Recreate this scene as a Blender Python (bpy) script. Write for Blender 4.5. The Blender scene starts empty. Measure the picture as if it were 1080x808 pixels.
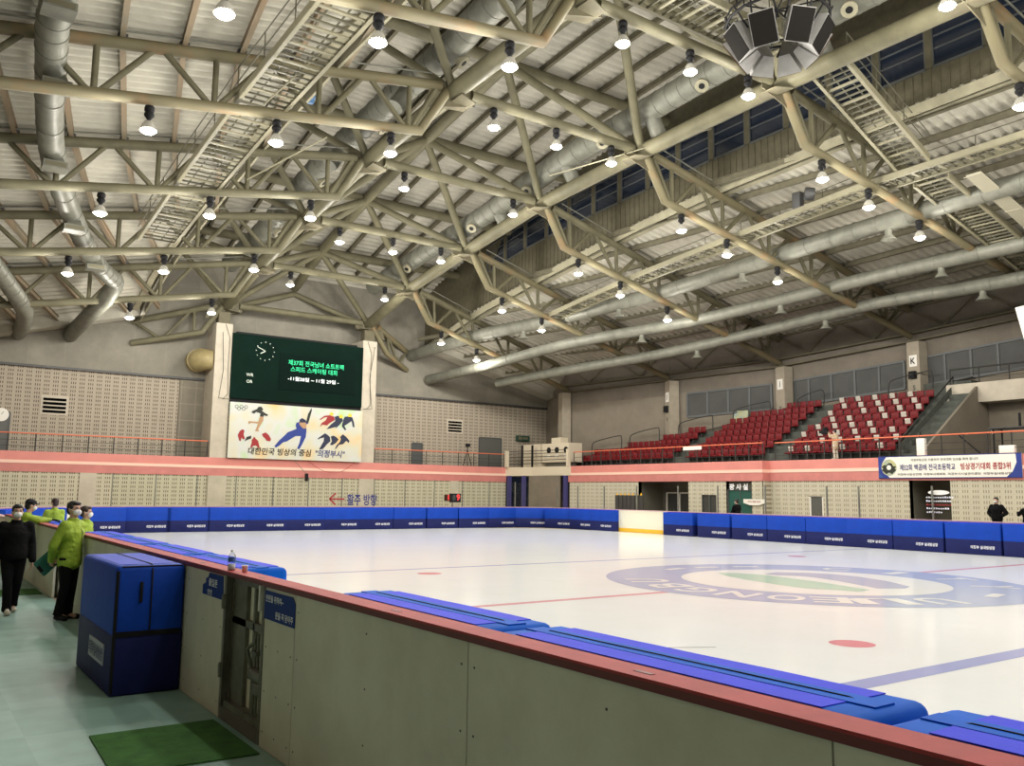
import bpy, math, random
from mathutils import Vector, Matrix
random.seed(7)
PI = math.pi
SC = bpy.context.scene
COL = SC.collection

# ------------------------------------------------------------------ materials
def newmat(name):
    m = bpy.data.materials.new(name); m.use_nodes = True
    return m, m.node_tree.nodes, m.node_tree.links, m.node_tree.nodes['Principled BSDF']

def mat(name, col, rough=.6, metal=0., noise=0., nscale=3., bump=0., bscale=20., spec=.5, col2=None, coat=0., emit=None, estr=0.):
    m, N, L, b = newmat(name)
    b.inputs['Base Color'].default_value = (*col, 1)
    b.inputs['Roughness'].default_value = rough
    b.inputs['Metallic'].default_value = metal
    b.inputs['Specular IOR Level'].default_value = spec
    b.inputs['Coat Weight'].default_value = coat
    if emit:
        b.inputs['Emission Color'].default_value = (*emit, 1); b.inputs['Emission Strength'].default_value = estr
    tc = N.new('ShaderNodeTexCoord')
    if noise or col2:
        n = N.new('ShaderNodeTexNoise'); n.inputs['Scale'].default_value = nscale; n.inputs['Detail'].default_value = 6
        n.inputs['Roughness'].default_value = .65
        L.new(tc.outputs['Object'], n.inputs['Vector'])
        r = N.new('ShaderNodeValToRGB')
        c2 = col2 if col2 else tuple(c * (1 - noise) for c in col)
        c1 = col if col2 else tuple(min(1, c * (1 + noise * .5)) for c in col)
        r.color_ramp.elements[0].position = .35; r.color_ramp.elements[0].color = (*c2, 1)
        r.color_ramp.elements[1].position = .65; r.color_ramp.elements[1].color = (*c1, 1)
        L.new(n.outputs['Fac'], r.inputs['Fac']); L.new(r.outputs['Color'], b.inputs['Base Color'])
    if bump:
        n2 = N.new('ShaderNodeTexNoise'); n2.inputs['Scale'].default_value = bscale; n2.inputs['Detail'].default_value = 4
        L.new(tc.outputs['Object'], n2.inputs['Vector'])
        bp = N.new('ShaderNodeBump'); bp.inputs['Strength'].default_value = bump; bp.inputs['Distance'].default_value = .02
        L.new(n2.outputs['Fac'], bp.inputs['Height']); L.new(bp.outputs['Normal'], b.inputs['Normal'])
    return m

def mth(N, L, op, a, b=None, clamp=False):
    n = N.new('ShaderNodeMath'); n.operation = op; n.use_clamp = clamp
    for i, v in ((0, a), (1, b)):
        if v is None: continue
        if isinstance(v, (int, float)): n.inputs[i].default_value = v
        else: L.new(v, n.inputs[i])
    return n.outputs[0]

def perf_mat(name, axis, base, slot, mu=.47, mv=.244, joints=None):
    """acoustic block wall: rows of three narrow slots per block"""
    m, N, L, b = newmat(name)
    tc = N.new('ShaderNodeTexCoord'); sp = N.new('ShaderNodeSeparateXYZ'); L.new(tc.outputs['Object'], sp.inputs[0])
    u = mth(N, L, 'FRACT', mth(N, L, 'DIVIDE', sp.outputs[axis], mu))
    v = mth(N, L, 'FRACT', mth(N, L, 'DIVIDE', sp.outputs['Z'], mv))
    def band(x, lo, hi): return mth(N, L, 'MULTIPLY', mth(N, L, 'GREATER_THAN', x, lo), mth(N, L, 'LESS_THAN', x, hi))
    vb = band(v, .22, .78)
    s = mth(N, L, 'ADD', mth(N, L, 'ADD', band(u, .17, .28), band(u, .41, .52)), band(u, .65, .76))
    mask = mth(N, L, 'MULTIPLY', s, vb)
    jl = mth(N, L, 'MAXIMUM', mth(N, L, 'LESS_THAN', u, .03), mth(N, L, 'LESS_THAN', v, .05))
    ns = N.new('ShaderNodeTexNoise'); ns.inputs['Scale'].default_value = .9; ns.inputs['Detail'].default_value = 6
    L.new(tc.outputs['Object'], ns.inputs['Vector'])
    mx = N.new('ShaderNodeMix'); mx.data_type = 'RGBA'; L.new(ns.outputs['Fac'], mx.inputs[0])
    mx.inputs[6].default_value = (*[c * .84 for c in base], 1); mx.inputs[7].default_value = (*base, 1)
    m1 = N.new('ShaderNodeMix'); m1.data_type = 'RGBA'; L.new(mth(N, L, 'MULTIPLY', jl, .22), m1.inputs[0])
    L.new(mx.outputs[2], m1.inputs[6]); m1.inputs[7].default_value = (*[c * .4 for c in base], 1)
    m2 = N.new('ShaderNodeMix'); m2.data_type = 'RGBA'; L.new(mask, m2.inputs[0])
    L.new(m1.outputs[2], m2.inputs[6]); m2.inputs[7].default_value = (*slot, 1)
    L.new(m2.outputs[2], b.inputs['Base Color']); b.inputs['Roughness'].default_value = .85
    return m

def panel_mat(name, base, axis, pu, pv, line=.5, w=.012, zoff=0.):
    m, N, L, b = newmat(name)
    tc = N.new('ShaderNodeTexCoord'); sp = N.new('ShaderNodeSeparateXYZ'); L.new(tc.outputs['Object'], sp.inputs[0])
    u = mth(N, L, 'FRACT', mth(N, L, 'DIVIDE', sp.outputs[axis], pu))
    v = mth(N, L, 'FRACT', mth(N, L, 'DIVIDE', mth(N, L, 'ADD', sp.outputs['Z'], zoff), pv))
    jl = mth(N, L, 'MAXIMUM', mth(N, L, 'LESS_THAN', u, w), mth(N, L, 'LESS_THAN', v, w * pu / pv))
    ns = N.new('ShaderNodeTexNoise'); ns.inputs['Scale'].default_value = .55; ns.inputs['Detail'].default_value = 8
    ns.inputs['Roughness'].default_value = .7
    L.new(tc.outputs['Object'], ns.inputs['Vector'])
    r = N.new('ShaderNodeValToRGB'); r.color_ramp.elements[0].position = .3; r.color_ramp.elements[1].position = .7
    r.color_ramp.elements[0].color = (*[c * .72 for c in base], 1); r.color_ramp.elements[1].color = (*[c * 1.08 for c in base], 1)
    L.new(ns.outputs['Fac'], r.inputs['Fac'])
    m1 = N.new('ShaderNodeMix'); m1.data_type = 'RGBA'; L.new(mth(N, L, 'MULTIPLY', jl, line), m1.inputs[0])
    L.new(r.outputs['Color'], m1.inputs[6]); m1.inputs[7].default_value = (*[min(1, c * 1.5) for c in base], 1)
    L.new(m1.outputs[2], b.inputs['Base Color']); b.inputs['Roughness'].default_value = .9
    return m

M = {}
STEEL = (.130, .120, .074)
M['steel'] = mat('painted_steel', STEEL, .6, noise=.2, nscale=1.2, spec=.25)
M['steel_rust'] = mat('painted_steel_stained', (.145, .128, .074), .6, col2=(.20, .128, .064), nscale=.7, spec=.25)
M['steel_rust'].node_tree.nodes['Color Ramp'].color_ramp.elements[0].position = .30; M['steel_rust'].node_tree.nodes['Color Ramp'].color_ramp.elements[1].position = .48
M['steel_dk'] = mat('gusset_steel', (.125, .112, .072), .6, noise=.2, spec=.2)
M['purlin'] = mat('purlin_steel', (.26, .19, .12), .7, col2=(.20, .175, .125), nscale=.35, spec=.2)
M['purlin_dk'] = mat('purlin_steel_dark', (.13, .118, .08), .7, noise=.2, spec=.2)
M['tray'] = mat('cable_tray_cream', (.33, .31, .23), .7)
M['fascia'] = mat('roof_fascia_paint', (.31, .29, .205), .7, noise=.25, nscale=.6, spec=.2)
M['roofsheet'] = mat('roof_sheet', (.42, .40, .335), .75, noise=.16, nscale=.7, spec=.2)
M['roofsheet_in'] = mat('roof_sheet_centre', (.46, .44, .375), .75, noise=.16, nscale=.7, spec=.2)
M['siding'] = mat('clerestory_siding', (.10, .09, .058), .7, noise=.2, spec=.2)
M['duct'] = mat('duct_galvanised', (.165, .166, .135), .5, metal=.12, noise=.22, nscale=2., spec=.35)
M['duct_d'] = mat('duct_grille_dark', (.11, .10, .06), .7)
M['catwalk'] = mat('catwalk_steel', (.085, .08, .05), .6, noise=.15)
M['catwalk_lt'] = mat('catwalk_edge', (.205, .19, .125), .6, noise=.1)
M['black'] = mat('black_paint', (.009, .009, .010), .6, spec=.2)
M['slot'] = mat('slot_black', (.004, .004, .004), .95, spec=.0)
M['dark'] = mat('dark_grey', (.045, .045, .045), .5)
M['rod'] = mat('thin_rod', (.16, .15, .11), .5)
M['glassdk'] = mat('clerestory_glass_night', (.01, .016, .03), .08, spec=.6)
M['frame_dk'] = mat('window_frame_dark', (.07, .075, .075), .5)
M['win'] = mat('shaded_window_panel', (.055, .056, .052), .5, spec=.25, noise=.15, nscale=1.)
M['conc'] = mat('painted_concrete', (.52, .47, .385), .85, noise=.12, nscale=1.2, spec=.2)
M['column'] = mat('column_paint', (.34, .30, .235), .85, noise=.1, spec=.2)
M['conc_far'] = mat('stand_wall_plaster', (.205, .178, .14), .9, noise=.12, nscale=.8, spec=.2)
M['conc_far_top'] = panel_mat('stand_wall_upper', (.175, .152, .122), 'Y', 1.4, 6., line=.35)
M['grey_end'] = panel_mat('end_wall_panels', (.235, .22, .18), 'X', 1.9, 3.0, line=.3, w=.012)
M['grid'] = panel_mat('lattice_panel', (.20, .18, .14), 'X', .9, 1.05, line=.6, w=.05)
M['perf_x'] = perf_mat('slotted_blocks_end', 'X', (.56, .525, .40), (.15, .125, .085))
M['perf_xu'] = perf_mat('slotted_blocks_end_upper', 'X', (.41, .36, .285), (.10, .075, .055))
M['perf_y'] = perf_mat('slotted_blocks_side', 'Y', (.56, .53, .42), (.27, .24, .175))
M['pink'] = mat('salmon_paint', (.66, .24, .21), .6, noise=.08, nscale=.8)
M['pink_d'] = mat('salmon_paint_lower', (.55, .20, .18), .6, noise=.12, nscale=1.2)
M['pink_l'] = mat('pale_stripe', (.85, .58, .47), .6)
M['orange'] = mat('rail_orange', (.72, .17, .08), .4)
M['rail'] = mat('rail_grey', (.045, .043, .04), .6, spec=.2)
M['tread'] = mat('stand_concrete', (.075, .082, .07), .85, noise=.2)
M['seat'] = mat('seat_plastic_red', (.15, .008, .011), .5, spec=.25, noise=.15, nscale=1.)
M['paper'] = mat('paper_white', (.50, .46, .40), .8)
M['matblue'] = mat('pad_vinyl_blue', (.004, .050, .40), .6, spec=.2, noise=.12, nscale=2., bump=.25, bscale=5.)
M['matnavy'] = mat('pad_vinyl_navy', (.009, .014, .095), .6, spec=.2, noise=.15, nscale=2., bump=.25, bscale=5.)
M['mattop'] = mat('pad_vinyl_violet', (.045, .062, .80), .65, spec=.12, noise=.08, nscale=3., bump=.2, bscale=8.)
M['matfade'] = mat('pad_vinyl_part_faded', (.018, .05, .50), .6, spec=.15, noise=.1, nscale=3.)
M['matflap'] = mat('pad_flap_blue', (.002, .11, .62), .65, spec=.1, noise=.1, nscale=4.)
M['stripw'] = mat('pad_print_white', (.75, .76, .80), .6)
M['stripg'] = mat('pad_print_grey', (.36, .38, .44), .6)
M['board'] = mat('board_plastic_worn', (.68, .655, .54), .6, col2=(.56, .535, .43), nscale=1.1, bump=.03, bscale=60.)
M['boardw'] = mat('board_plastic_white', (.80, .77, .62), .4)
M['kick'] = mat('kickplate_yellow', (.85, .50, .03), .4)
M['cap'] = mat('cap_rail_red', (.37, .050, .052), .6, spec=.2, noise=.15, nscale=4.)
M['cap_edge'] = mat('cap_rail_edge', (.13, .015, .018), .5)
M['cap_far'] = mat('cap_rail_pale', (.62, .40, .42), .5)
M['gatest'] = mat('gate_steel', (.17, .165, .13), .5, metal=.3, noise=.3, nscale=6.)
M['signblue'] = mat('sign_blue', (.008, .035, .20), .6, noise=.1, spec=.2)
M['rubber'] = None
M['grassmat'] = mat('green_turf_mat', (.045, .15, .03), .95, noise=.3, nscale=7., bump=.6, bscale=140.)
M['tv_green'] = mat('scoreboard_face', (.002, .012, .008), .8, noise=.2, nscale=.6, spec=.08)
M['tv_panel'] = mat('scoreboard_screen', (.0015, .009, .0065), .8, spec=.08)
M['led_g'] = mat('led_green', (.0, .3, .12), .5, emit=(.0, 1., .38), estr=.75)
M['led_w'] = mat('led_white', (.5, .5, .5), .5, emit=(.9, 1., .95), estr=1.0)
M['dial'] = mat('dial_marks', (.5, .55, .48), .5, emit=(.8, .9, .75), estr=.25)
M['purple'] = mat('purple_column', (.06, .055, .17), .7, spec=.2)
M['booth'] = mat('booth_cream', (.62, .55, .42), .6)
M['exitgreen'] = mat('exit_sign_green', (.012, .05, .035), .4)
M['door_grey'] = mat('door_grey', (.09, .092, .085), .5)
M['door_green'] = mat('door_green', (.012, .085, .065), .45)
M['void'] = mat('recess_dark', (.13, .125, .10), .8)
M['navytext'] = mat('sticker_navy', (.010, .018, .15), .5)
M['redtext'] = mat('sticker_red', (.34, .01, .015), .5)
M['ledred'] = mat('display_red', (.5, .02, .02), .5, emit=(1., .05, .05), estr=.8)
M['skin'] = mat('skin', (.56, .34, .25), .55)
M['hair'] = mat('hair_black', (.008, .007, .007), .5)
M['hairbr'] = mat('hair_brown', (.04, .022, .018), .5)
M['lime'] = mat('jacket_lime', (.30, .43, .045), .65, noise=.3, nscale=4., bump=1.5, bscale=9., spec=.25)
M['blackcloth'] = mat('cloth_black', (.006, .006, .007), .9, bump=1., bscale=12., spec=.1)
M['darkcloth'] = mat('trousers_charcoal', (.008, .007, .009), .9, bump=1., bscale=10., spec=.1)
M['beige'] = mat('coat_beige', (.55, .42, .28), .8, bump=.3, bscale=14.)
M['mask'] = mat('mask_white', (.80, .80, .78), .7)
M['shoe_w'] = mat('shoe_cream', (.62, .56, .46), .6)
M['teal'] = mat('folder_teal', (.02, .15, .12), .5)
M['label_blue'] = mat('bottle_label_blue', (.03, .09, .30), .5)
M['cupw'] = mat('paper_cup', (.95, .93, .88), .6)
M['speaker_w'] = mat('speaker_case_white', (.24, .235, .225), .5, noise=.15)
M['speaker_b'] = mat('speaker_grille_brown', (.06, .022, .014), .9, spec=.05)
M['speaker_k'] = mat('speaker_grille_black', (.010, .009, .008), .9, spec=.05)
M['bulb'] = mat('lamp_lens_glow', (1, 1, 1), .5, emit=(1., .97, .88), estr=14.)
M['lampglass'] = mat('lamp_bell', (.30, .29, .25), .25, emit=(1., .95, .8), estr=.06)
M['fan'] = mat('fan_blue', (.03, .10, .22), .4)
M['poster'] = mat('poster_pale_blue', (.25, .36, .40), .7, col2=(.55, .52, .22), nscale=2.4)
M['wh'] = mat('plain_white', (.8, .78, .72), .6)
M['yellow'] = mat('helmet_yellow', (.80, .58, .04), .6)
M['skred'] = mat('print_red', (.30, .014, .018), .6)
M['sknavy'] = mat('print_navy', (.012, .018, .05), .6)
M['skblue'] = mat('print_blue', (.012, .035, .24), .6)
M['skskin'] = mat('print_skin', (.42, .25, .13), .6)
M['skdark'] = mat('print_dark', (.016, .02, .014), .6)

def clear_mat(name, col=(1, 1, 1), rough=.02, alpha=.1):
    m, N, L, b = newmat(name)
    tr = N.new('ShaderNodeBsdfTransparent'); gl = N.new('ShaderNodeBsdfGlossy'); gl.inputs['Roughness'].default_value = rough
    tr.inputs[0].default_value = (*col, 1)
    fr = N.new('ShaderNodeFresnel'); fr.inputs[0].default_value = 1.3
    mx = N.new('ShaderNodeMixShader'); L.new(mth(N, L, 'MULTIPLY', fr.outputs[0], .6), mx.inputs[0])
    L.new(tr.outputs[0], mx.inputs[1]); L.new(gl.outputs[0], mx.inputs[2])
    L.new(mx.outputs[0], N['Material Output'].inputs['Surface'])
    return m
M['plexi'] = clear_mat('clear_acrylic', (.97, .985, .97))
M['bottle'] = clear_mat('bottle_plastic', (.85, .88, .9), .1)

# ice: milky, slightly rough, glossy film; markings share the gloss
def ice_mat(name, col, noise=.04):
    m, N, L, b = newmat(name)
    tc = N.new('ShaderNodeTexCoord')
    n = N.new('ShaderNodeTexNoise'); n.inputs['Scale'].default_value = .35; n.inputs['Detail'].default_value = 9; n.inputs['Roughness'].default_value = .7
    L.new(tc.outputs['Object'], n.inputs['Vector'])
    r = N.new('ShaderNodeValToRGB'); r.color_ramp.elements[0].position = .3; r.color_ramp.elements[1].position = .7
    r.color_ramp.elements[0].color = (*[c * (1 - noise) for c in col], 1); r.color_ramp.elements[1].color = (*col, 1)
    L.new(n.outputs['Fac'], r.inputs['Fac']); L.new(r.outputs['Color'], b.inputs['Base Color'])
    n2 = N.new('ShaderNodeTexNoise'); n2.inputs['Scale'].default_value = 1.5; n2.inputs['Detail'].default_value = 8
    L.new(tc.outputs['Object'], n2.inputs['Vector'])
    bp = N.new('ShaderNodeBump'); bp.inputs['Strength'].default_value = .04; bp.inputs['Distance'].default_value = .05
    L.new(n2.outputs['Fac'], bp.inputs['Height']); L.new(bp.outputs['Normal'], b.inputs['Normal'])
    b.inputs['Roughness'].default_value = .15; b.inputs['Specular IOR Level'].default_value = .42
    return m
M['ice'] = ice_mat('ice', (.90, .93, .95))
M['ice_red'] = ice_mat('ice_paint_red', (.80, .42, .48))
M['ice_spot'] = ice_mat('ice_paint_spot', (.78, .30, .36))
M['ice_blue'] = ice_mat('ice_paint_blue', (.40, .44, .76))
M['ice_ring'] = ice_mat('ice_paint_ring', (.45, .53, .74))
M['ice_white'] = ice_mat('ice_paint_white', (.90, .92, .90))
M['ice_green'] = ice_mat('ice_paint_green', (.48, .72, .58))
M['ice_viol'] = ice_mat('ice_paint_violet', (.48, .52, .68))

def tile_mat():
    m, N, L, b = newmat('rubber_tiles')
    tc = N.new('ShaderNodeTexCoord')
    br = N.new('ShaderNodeTexChecker'); br.inputs['Scale'].default_value = 1.0
    br.inputs['Color1'].default_value = (.23, .385, .34, 1); br.inputs['Color2'].default_value = (.27, .43, .385, 1)
    L.new(tc.outputs['Object'], br.inputs['Vector'])
    n = N.new('ShaderNodeTexNoise'); n.inputs['Scale'].default_value = 3; n.inputs['Detail'].default_value = 8
    L.new(tc.outputs['Object'], n.inputs['Vector'])
    mx = N.new('ShaderNodeMix'); mx.data_type = 'RGBA'; mx.blend_type = 'MULTIPLY'; mx.inputs[0].default_value = .5
    r = N.new('ShaderNodeValToRGB'); r.color_ramp.elements[0].position = .3; r.color_ramp.elements[0].color = (.6, .6, .6, 1); r.color_ramp.elements[1].position = .7
    L.new(n.outputs['Fac'], r.inputs['Fac']); L.new(br.outputs['Color'], mx.inputs[6]); L.new(r.outputs['Color'], mx.inputs[7])
    L.new(mx.outputs[2], b.inputs['Base Color']); b.inputs['Roughness'].default_value = .5
    return m
M['rubber'] = tile_mat()
M['floor'] = mat('concrete_floor', (.40, .34, .25), .7, noise=.25, nscale=1.)

def mural_mat():
    m, N, L, b = newmat('mural_print')
    tc = N.new('ShaderNodeTexCoord'); mp = N.new('ShaderNodeMapping'); L.new(tc.outputs['Object'], mp.inputs[0])
    n = N.new('ShaderNodeTexNoise'); n.inputs['Scale'].default_value = .8; n.inputs['Detail'].default_value = 1
    L.new(tc.outputs['Object'], n.inputs['Vector'])
    r = N.new('ShaderNodeValToRGB'); e = r.color_ramp.elements
    e[0].position = .3; e[0].color = (.75, .50, .22, 1); e[1].position = .72; e[1].color = (.42, .62, .28, 1)
    x = e.new(.45); x.color = (.60, .58, .44, 1); x = e.new(.58); x.color = (.58, .60, .58, 1)
    L.new(n.outputs['Color'], r.inputs['Fac'])
    sp = N.new('ShaderNodeSeparateXYZ'); L.new(tc.outputs['Object'], sp.inputs[0])
    dx = mth(N, L, 'DIVIDE', mth(N, L, 'SUBTRACT', sp.outputs['X'], 21.5), 4.0)
    dz = mth(N, L, 'DIVIDE', mth(N, L, 'SUBTRACT', sp.outputs['Z'], 6.1), 1.5)
    d = mth(N, L, 'ADD', mth(N, L, 'POWER', dx, 4.), mth(N, L, 'POWER', mth(N, L, 'ABSOLUTE', dz), 4.))
    f = mth(N, L, 'SUBTRACT', 1.25, d, clamp=True)
    mx = N.new('ShaderNodeMix'); mx.data_type = 'RGBA'; L.new(f, mx.inputs[0])
    L.new(r.outputs['Color'], mx.inputs[6]); mx.inputs[7].default_value = (.50, .56, .68, 1)
    L.new(mx.outputs[2], b.inputs['Base Color']); b.inputs['Roughness'].default_value = .6
    return m
M['mural'] = mural_mat()

# ------------------------------------------------------------------ mesh helpers
class MB:
    def __init__(s): s.v = []; s.f = []; s.m = []; s.s = []
    def add(s, vs, fs, m=0, sm=False):
        o = len(s.v); s.v += [tuple(p) for p in vs]
        for f in fs: s.f.append([i + o for i in f]); s.m.append(m); s.s.append(sm)
        return s
    def box(s, x0, x1, y0, y1, z0, z1, m=0):
        return s.add([(x0,y0,z0),(x1,y0,z0),(x1,y1,z0),(x0,y1,z0),(x0,y0,z1),(x1,y0,z1),(x1,y1,z1),(x0,y1,z1)],
                     [(0,3,2,1),(4,5,6,7),(0,1,5,4),(1,2,6,5),(2,3,7,6),(3,0,4,7)], m)
    def obox(s, c, ax, ay, az, m=0):
        c = Vector(c); ax, ay, az = Vector(ax), Vector(ay), Vector(az)
        vs = [c + ax*i + ay*j + az*k for k in (-1, 1) for j in (-1, 1) for i in (-1, 1)]
        return s.add(vs, [(0,2,3,1),(4,5,7,6),(0,1,5,4),(1,3,7,5),(3,2,6,7),(2,0,4,6)], m)
    def beam(s, a, b, w, h, m=0, up=(0, 0, 1)):
        a, b = Vector(a), Vector(b); d = b - a
        if d.length < 1e-6: return s
        side = d.cross(Vector(up)).normalized() if d.cross(Vector(up)).length > 1e-6 else Vector((1, 0, 0))
        u = side.cross(d).normalized()
        return s.obox((a + b) / 2, d / 2, side * w / 2, u * h / 2, m)
    def rbox(s, x0, x1, y0, y1, z0, z1, r, m=0, seg=2):
        """box with rounded edges (superellipsoid-like shell)"""
        cx, cy, cz = (x0+x1)/2, (y0+y1)/2, (z0+z1)/2
        hx, hy, hz = (x1-x0)/2, (y1-y0)/2, (z1-z0)/2
        import itertools
        def ticks(h):
            t = [-h + r * (1 - math.cos(PI/2*i/seg)) for i in range(seg + 1)]
            return t + [-a for a in reversed(t)]
        n = 2*seg + 2
        T = [ticks(hx), ticks(hy), ticks(hz)]
        idx = {}; vs = []; fs = []
        def vert(i, j, k):
            if (i, j, k) in idx: return idx[(i, j, k)]
            p = Vector((T[0][i], T[1][j], T[2][k]))
            q = Vector((max(-hx+r, min(hx-r, p.x)), max(-hy+r, min(hy-r, p.y)), max(-hz+r, min(hz-r, p.z))))
            d = p - q
            if d.length > 1e-9: p = q + d.normalized() * r
            idx[(i, j, k)] = len(vs); vs.append((p.x+cx, p.y+cy, p.z+cz)); return idx[(i, j, k)]
        e = n - 1
        for a in range(e):
            for b in range(e):
                fs.append((vert(a,b,0), vert(a,b+1,0), vert(a+1,b+1,0), vert(a+1,b,0)))
                fs.append((vert(a,b,e), vert(a+1,b,e), vert(a+1,b+1,e), vert(a,b+1,e)))
                fs.append((vert(a,0,b), vert(a+1,0,b), vert(a+1,0,b+1), vert(a,0,b+1)))
                fs.append((vert(a,e,b), vert(a,e,b+1), vert(a+1,e,b+1), vert(a+1,e,b)))
                fs.append((vert(0,a,b), vert(0,a,b+1), vert(0,a+1,b+1), vert(0,a+1,b)))
                fs.append((vert(e,a,b), vert(e,a+1,b), vert(e,a+1,b+1), vert(e,a,b+1)))
        return s.add(vs, fs, m, True)
    def tube(s, pts, r, n=12, m=0, cap=True):
        P = [Vector(p) for p in pts]; rr = r if isinstance(r, (list, tuple)) else [r]*len(P)
        vs = []; fs = []; ref = None
        for i, p in enumerate(P):
            if i == 0: t = P[1] - P[0]
            elif i == len(P)-1: t = P[-1] - P[-2]
            else: t = (P[i] - P[i-1]).normalized() + (P[i+1] - P[i]).normalized()
            t = t.normalized()
            if ref is None: ref = Vector((0,0,1)) if abs(t.z) < .9 else Vector((1,0,0))
            a = (ref - t*ref.dot(t)).normalized(); b = t.cross(a); ref = a
            k = 1.
            if 0 < i < len(P)-1:
                c = max(.5, math.cos((P[i]-P[i-1]).angle(P[i+1]-P[i])/2)); k = 1
            for j in range(n):
                w = 2*PI*j/n; vs.append(p + (a*math.cos(w) + b*math.sin(w))*rr[i]*k)
        for i in range(len(P)-1):
            for j in range(n):
                fs.append((i*n+j, i*n+(j+1)%n, (i+1)*n+(j+1)%n, (i+1)*n+j))
        s.add(vs, fs, m, True)
        if cap:
            s.add(vs[:n], [tuple(reversed(range(n)))], m); s.add(vs[-n:], [tuple(range(n))], m)
        return s
    def lathe(s, prof, c=(0,0,0), n=20, m=0, sm=True):
        vs = []; fs = []
        for r, z in prof:
            for j in range(n):
                w = 2*PI*j/n; vs.append((c[0]+r*math.cos(w), c[1]+r*math.sin(w), c[2]+z))
        for i in range(len(prof)-1):
            for j in range(n): fs.append((i*n+j, i*n+(j+1)%n, (i+1)*n+(j+1)%n, (i+1)*n+j))
        return s.add(vs, fs, m, sm)
    def ell(s, c, r, n=14, k=9, m=0):
        vs = []; fs = []
        for i in range(k+1):
            t = PI*i/k
            for j in range(n):
                w = 2*PI*j/n
                vs.append((c[0]+r[0]*math.sin(t)*math.cos(w), c[1]+r[1]*math.sin(t)*math.sin(w), c[2]+r[2]*math.cos(t)))
        for i in range(k):
            for j in range(n): fs.append((i*n+j, (i+1)*n+j, (i+1)*n+(j+1)%n, i*n+(j+1)%n))
        return s.add(vs, fs, m, True)
    def poly(s, pts, m=0):
        return s.add(pts, [tuple(range(len(pts)))], m)
    def slab(s, pts, d, m=0):
        """polygon extruded by vector d"""
        n = len(pts); A = [Vector(p) for p in pts]; B = [p + Vector(d) for p in A]
        return s.add(A + B, [tuple(range(n)), tuple(reversed(range(n, 2*n)))] + [(i, i+n, (i+1)%n+n, (i+1)%n) for i in range(n)], m)
    def build(s, name, mats, parent=None, org=(0,0,0), **tags):
        me = bpy.data.meshes.new(name)
        me.from_pydata([(p[0]-org[0], p[1]-org[1], p[2]-org[2]) for p in s.v], [], s.f)
        if not isinstance(mats, (list, tuple)): mats = [mats]
        for x in mats: me.materials.append(M[x] if isinstance(x, str) else x)
        me.polygons.foreach_set('material_index', s.m); me.polygons.foreach_set('use_smooth', s.s)
        me.update()
        o = bpy.data.objects.new(name, me); COL.objects.link(o)
        if parent is not None: o.parent = parent
        else: o.location = org
        for k, v in tags.items(): o[k] = v
        return o

def thing(name, label, cat, loc=(0,0,0), rz=0., group=None):
    o = bpy.data.objects.new(name, None); COL.objects.link(o); o.empty_display_size = .2
    o.location = loc; o.rotation_euler = (0, 0, rz); o['label'] = label; o['category'] = cat
    if group: o['group'] = group
    return o
def tag(o, label, cat, group=None):
    o['label'] = label; o['category'] = cat
    if group: o['group'] = group
    return o
def struct(o): o['kind'] = 'structure'; return o
KIDS = {}
def dup(root, loc, rz=None, label=None):
    def cp(o, par):
        c = o.copy(); COL.objects.link(c)
        if par is not None: c.parent = par
        for ch in [x for x in list(KIDS.get(o.name, o.children))]: cp(ch, c)
        return c
    r = cp(root, None); r.location = loc
    if rz is not None: r.rotation_euler = (0, 0, rz)
    if label: r['label'] = label
    return r
ORD = ['zeroth','first','second','third','fourth','fifth','sixth','seventh','eighth','ninth','tenth','eleventh','twelfth','thirteenth','fourteenth','fifteenth','sixteenth','seventeenth','eighteenth','nineteenth','twentieth']
def ordn(i):
    if i <= 20: return ORD[i]
    tens = {2:'twenty', 3:'thirty', 4:'forty', 5:'fifty', 6:'sixty'}[i//10]
    return (tens[:-1] + 'ieth') if i % 10 == 0 else tens + '-' + ORD[i % 10]

_glyph = {}
def glyphs(s, bold=0.):
    if (s, bold) in _glyph: return _glyph[(s, bold)]
    cu = bpy.data.curves.new('t', 'FONT'); cu.body = s; cu.size = 1; cu.align_x = 'CENTER'; cu.align_y = 'CENTER'; cu.offset = bold
    cu.resolution_u = 3
    o = bpy.data.objects.new('t', cu); COL.objects.link(o)
    dg = bpy.context.evaluated_depsgraph_get(); dg.update()
    me = bpy.data.meshes.new_from_object(o.evaluated_get(dg), depsgraph=dg)
    vs = [(v.co.x, v.co.y) for v in me.vertices]; fs = [tuple(p.vertices) for p in me.polygons]
    bpy.data.objects.remove(o); bpy.data.curves.remove(cu); bpy.data.meshes.remove(me)
    if vs:
        x0, x1 = min(v[0] for v in vs), max(v[0] for v in vs); y0, y1 = min(v[1] for v in vs), max(v[1] for v in vs)
        vs = [(v[0]-(x0+x1)/2, v[1]-(y0+y1)/2) for v in vs]; w, h = x1-x0, y1-y0
    else: w = h = 1
    _glyph[(s, bold)] = (vs, fs, w, h); return _glyph[(s, bold)]
def put_text(mb, s, c, right, up, w=None, h=None, bold=.012, m=0, shear=0.):
    vs, fs, gw, gh = glyphs(s, bold); sx = w/gw if w else h/gh; sy = h/gh if h else sx
    c, r, u = Vector(c), Vector(right).normalized(), Vector(up).normalized()
    mb.add([c + r*(x*sx + shear*y*sy) + u*(y*sy) for x, y in vs], fs, m)
RX, RY = (1,0,0), (0,-1,0)     # reading directions on end wall / on walls facing the camera side
UP = (0,0,1)

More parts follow.
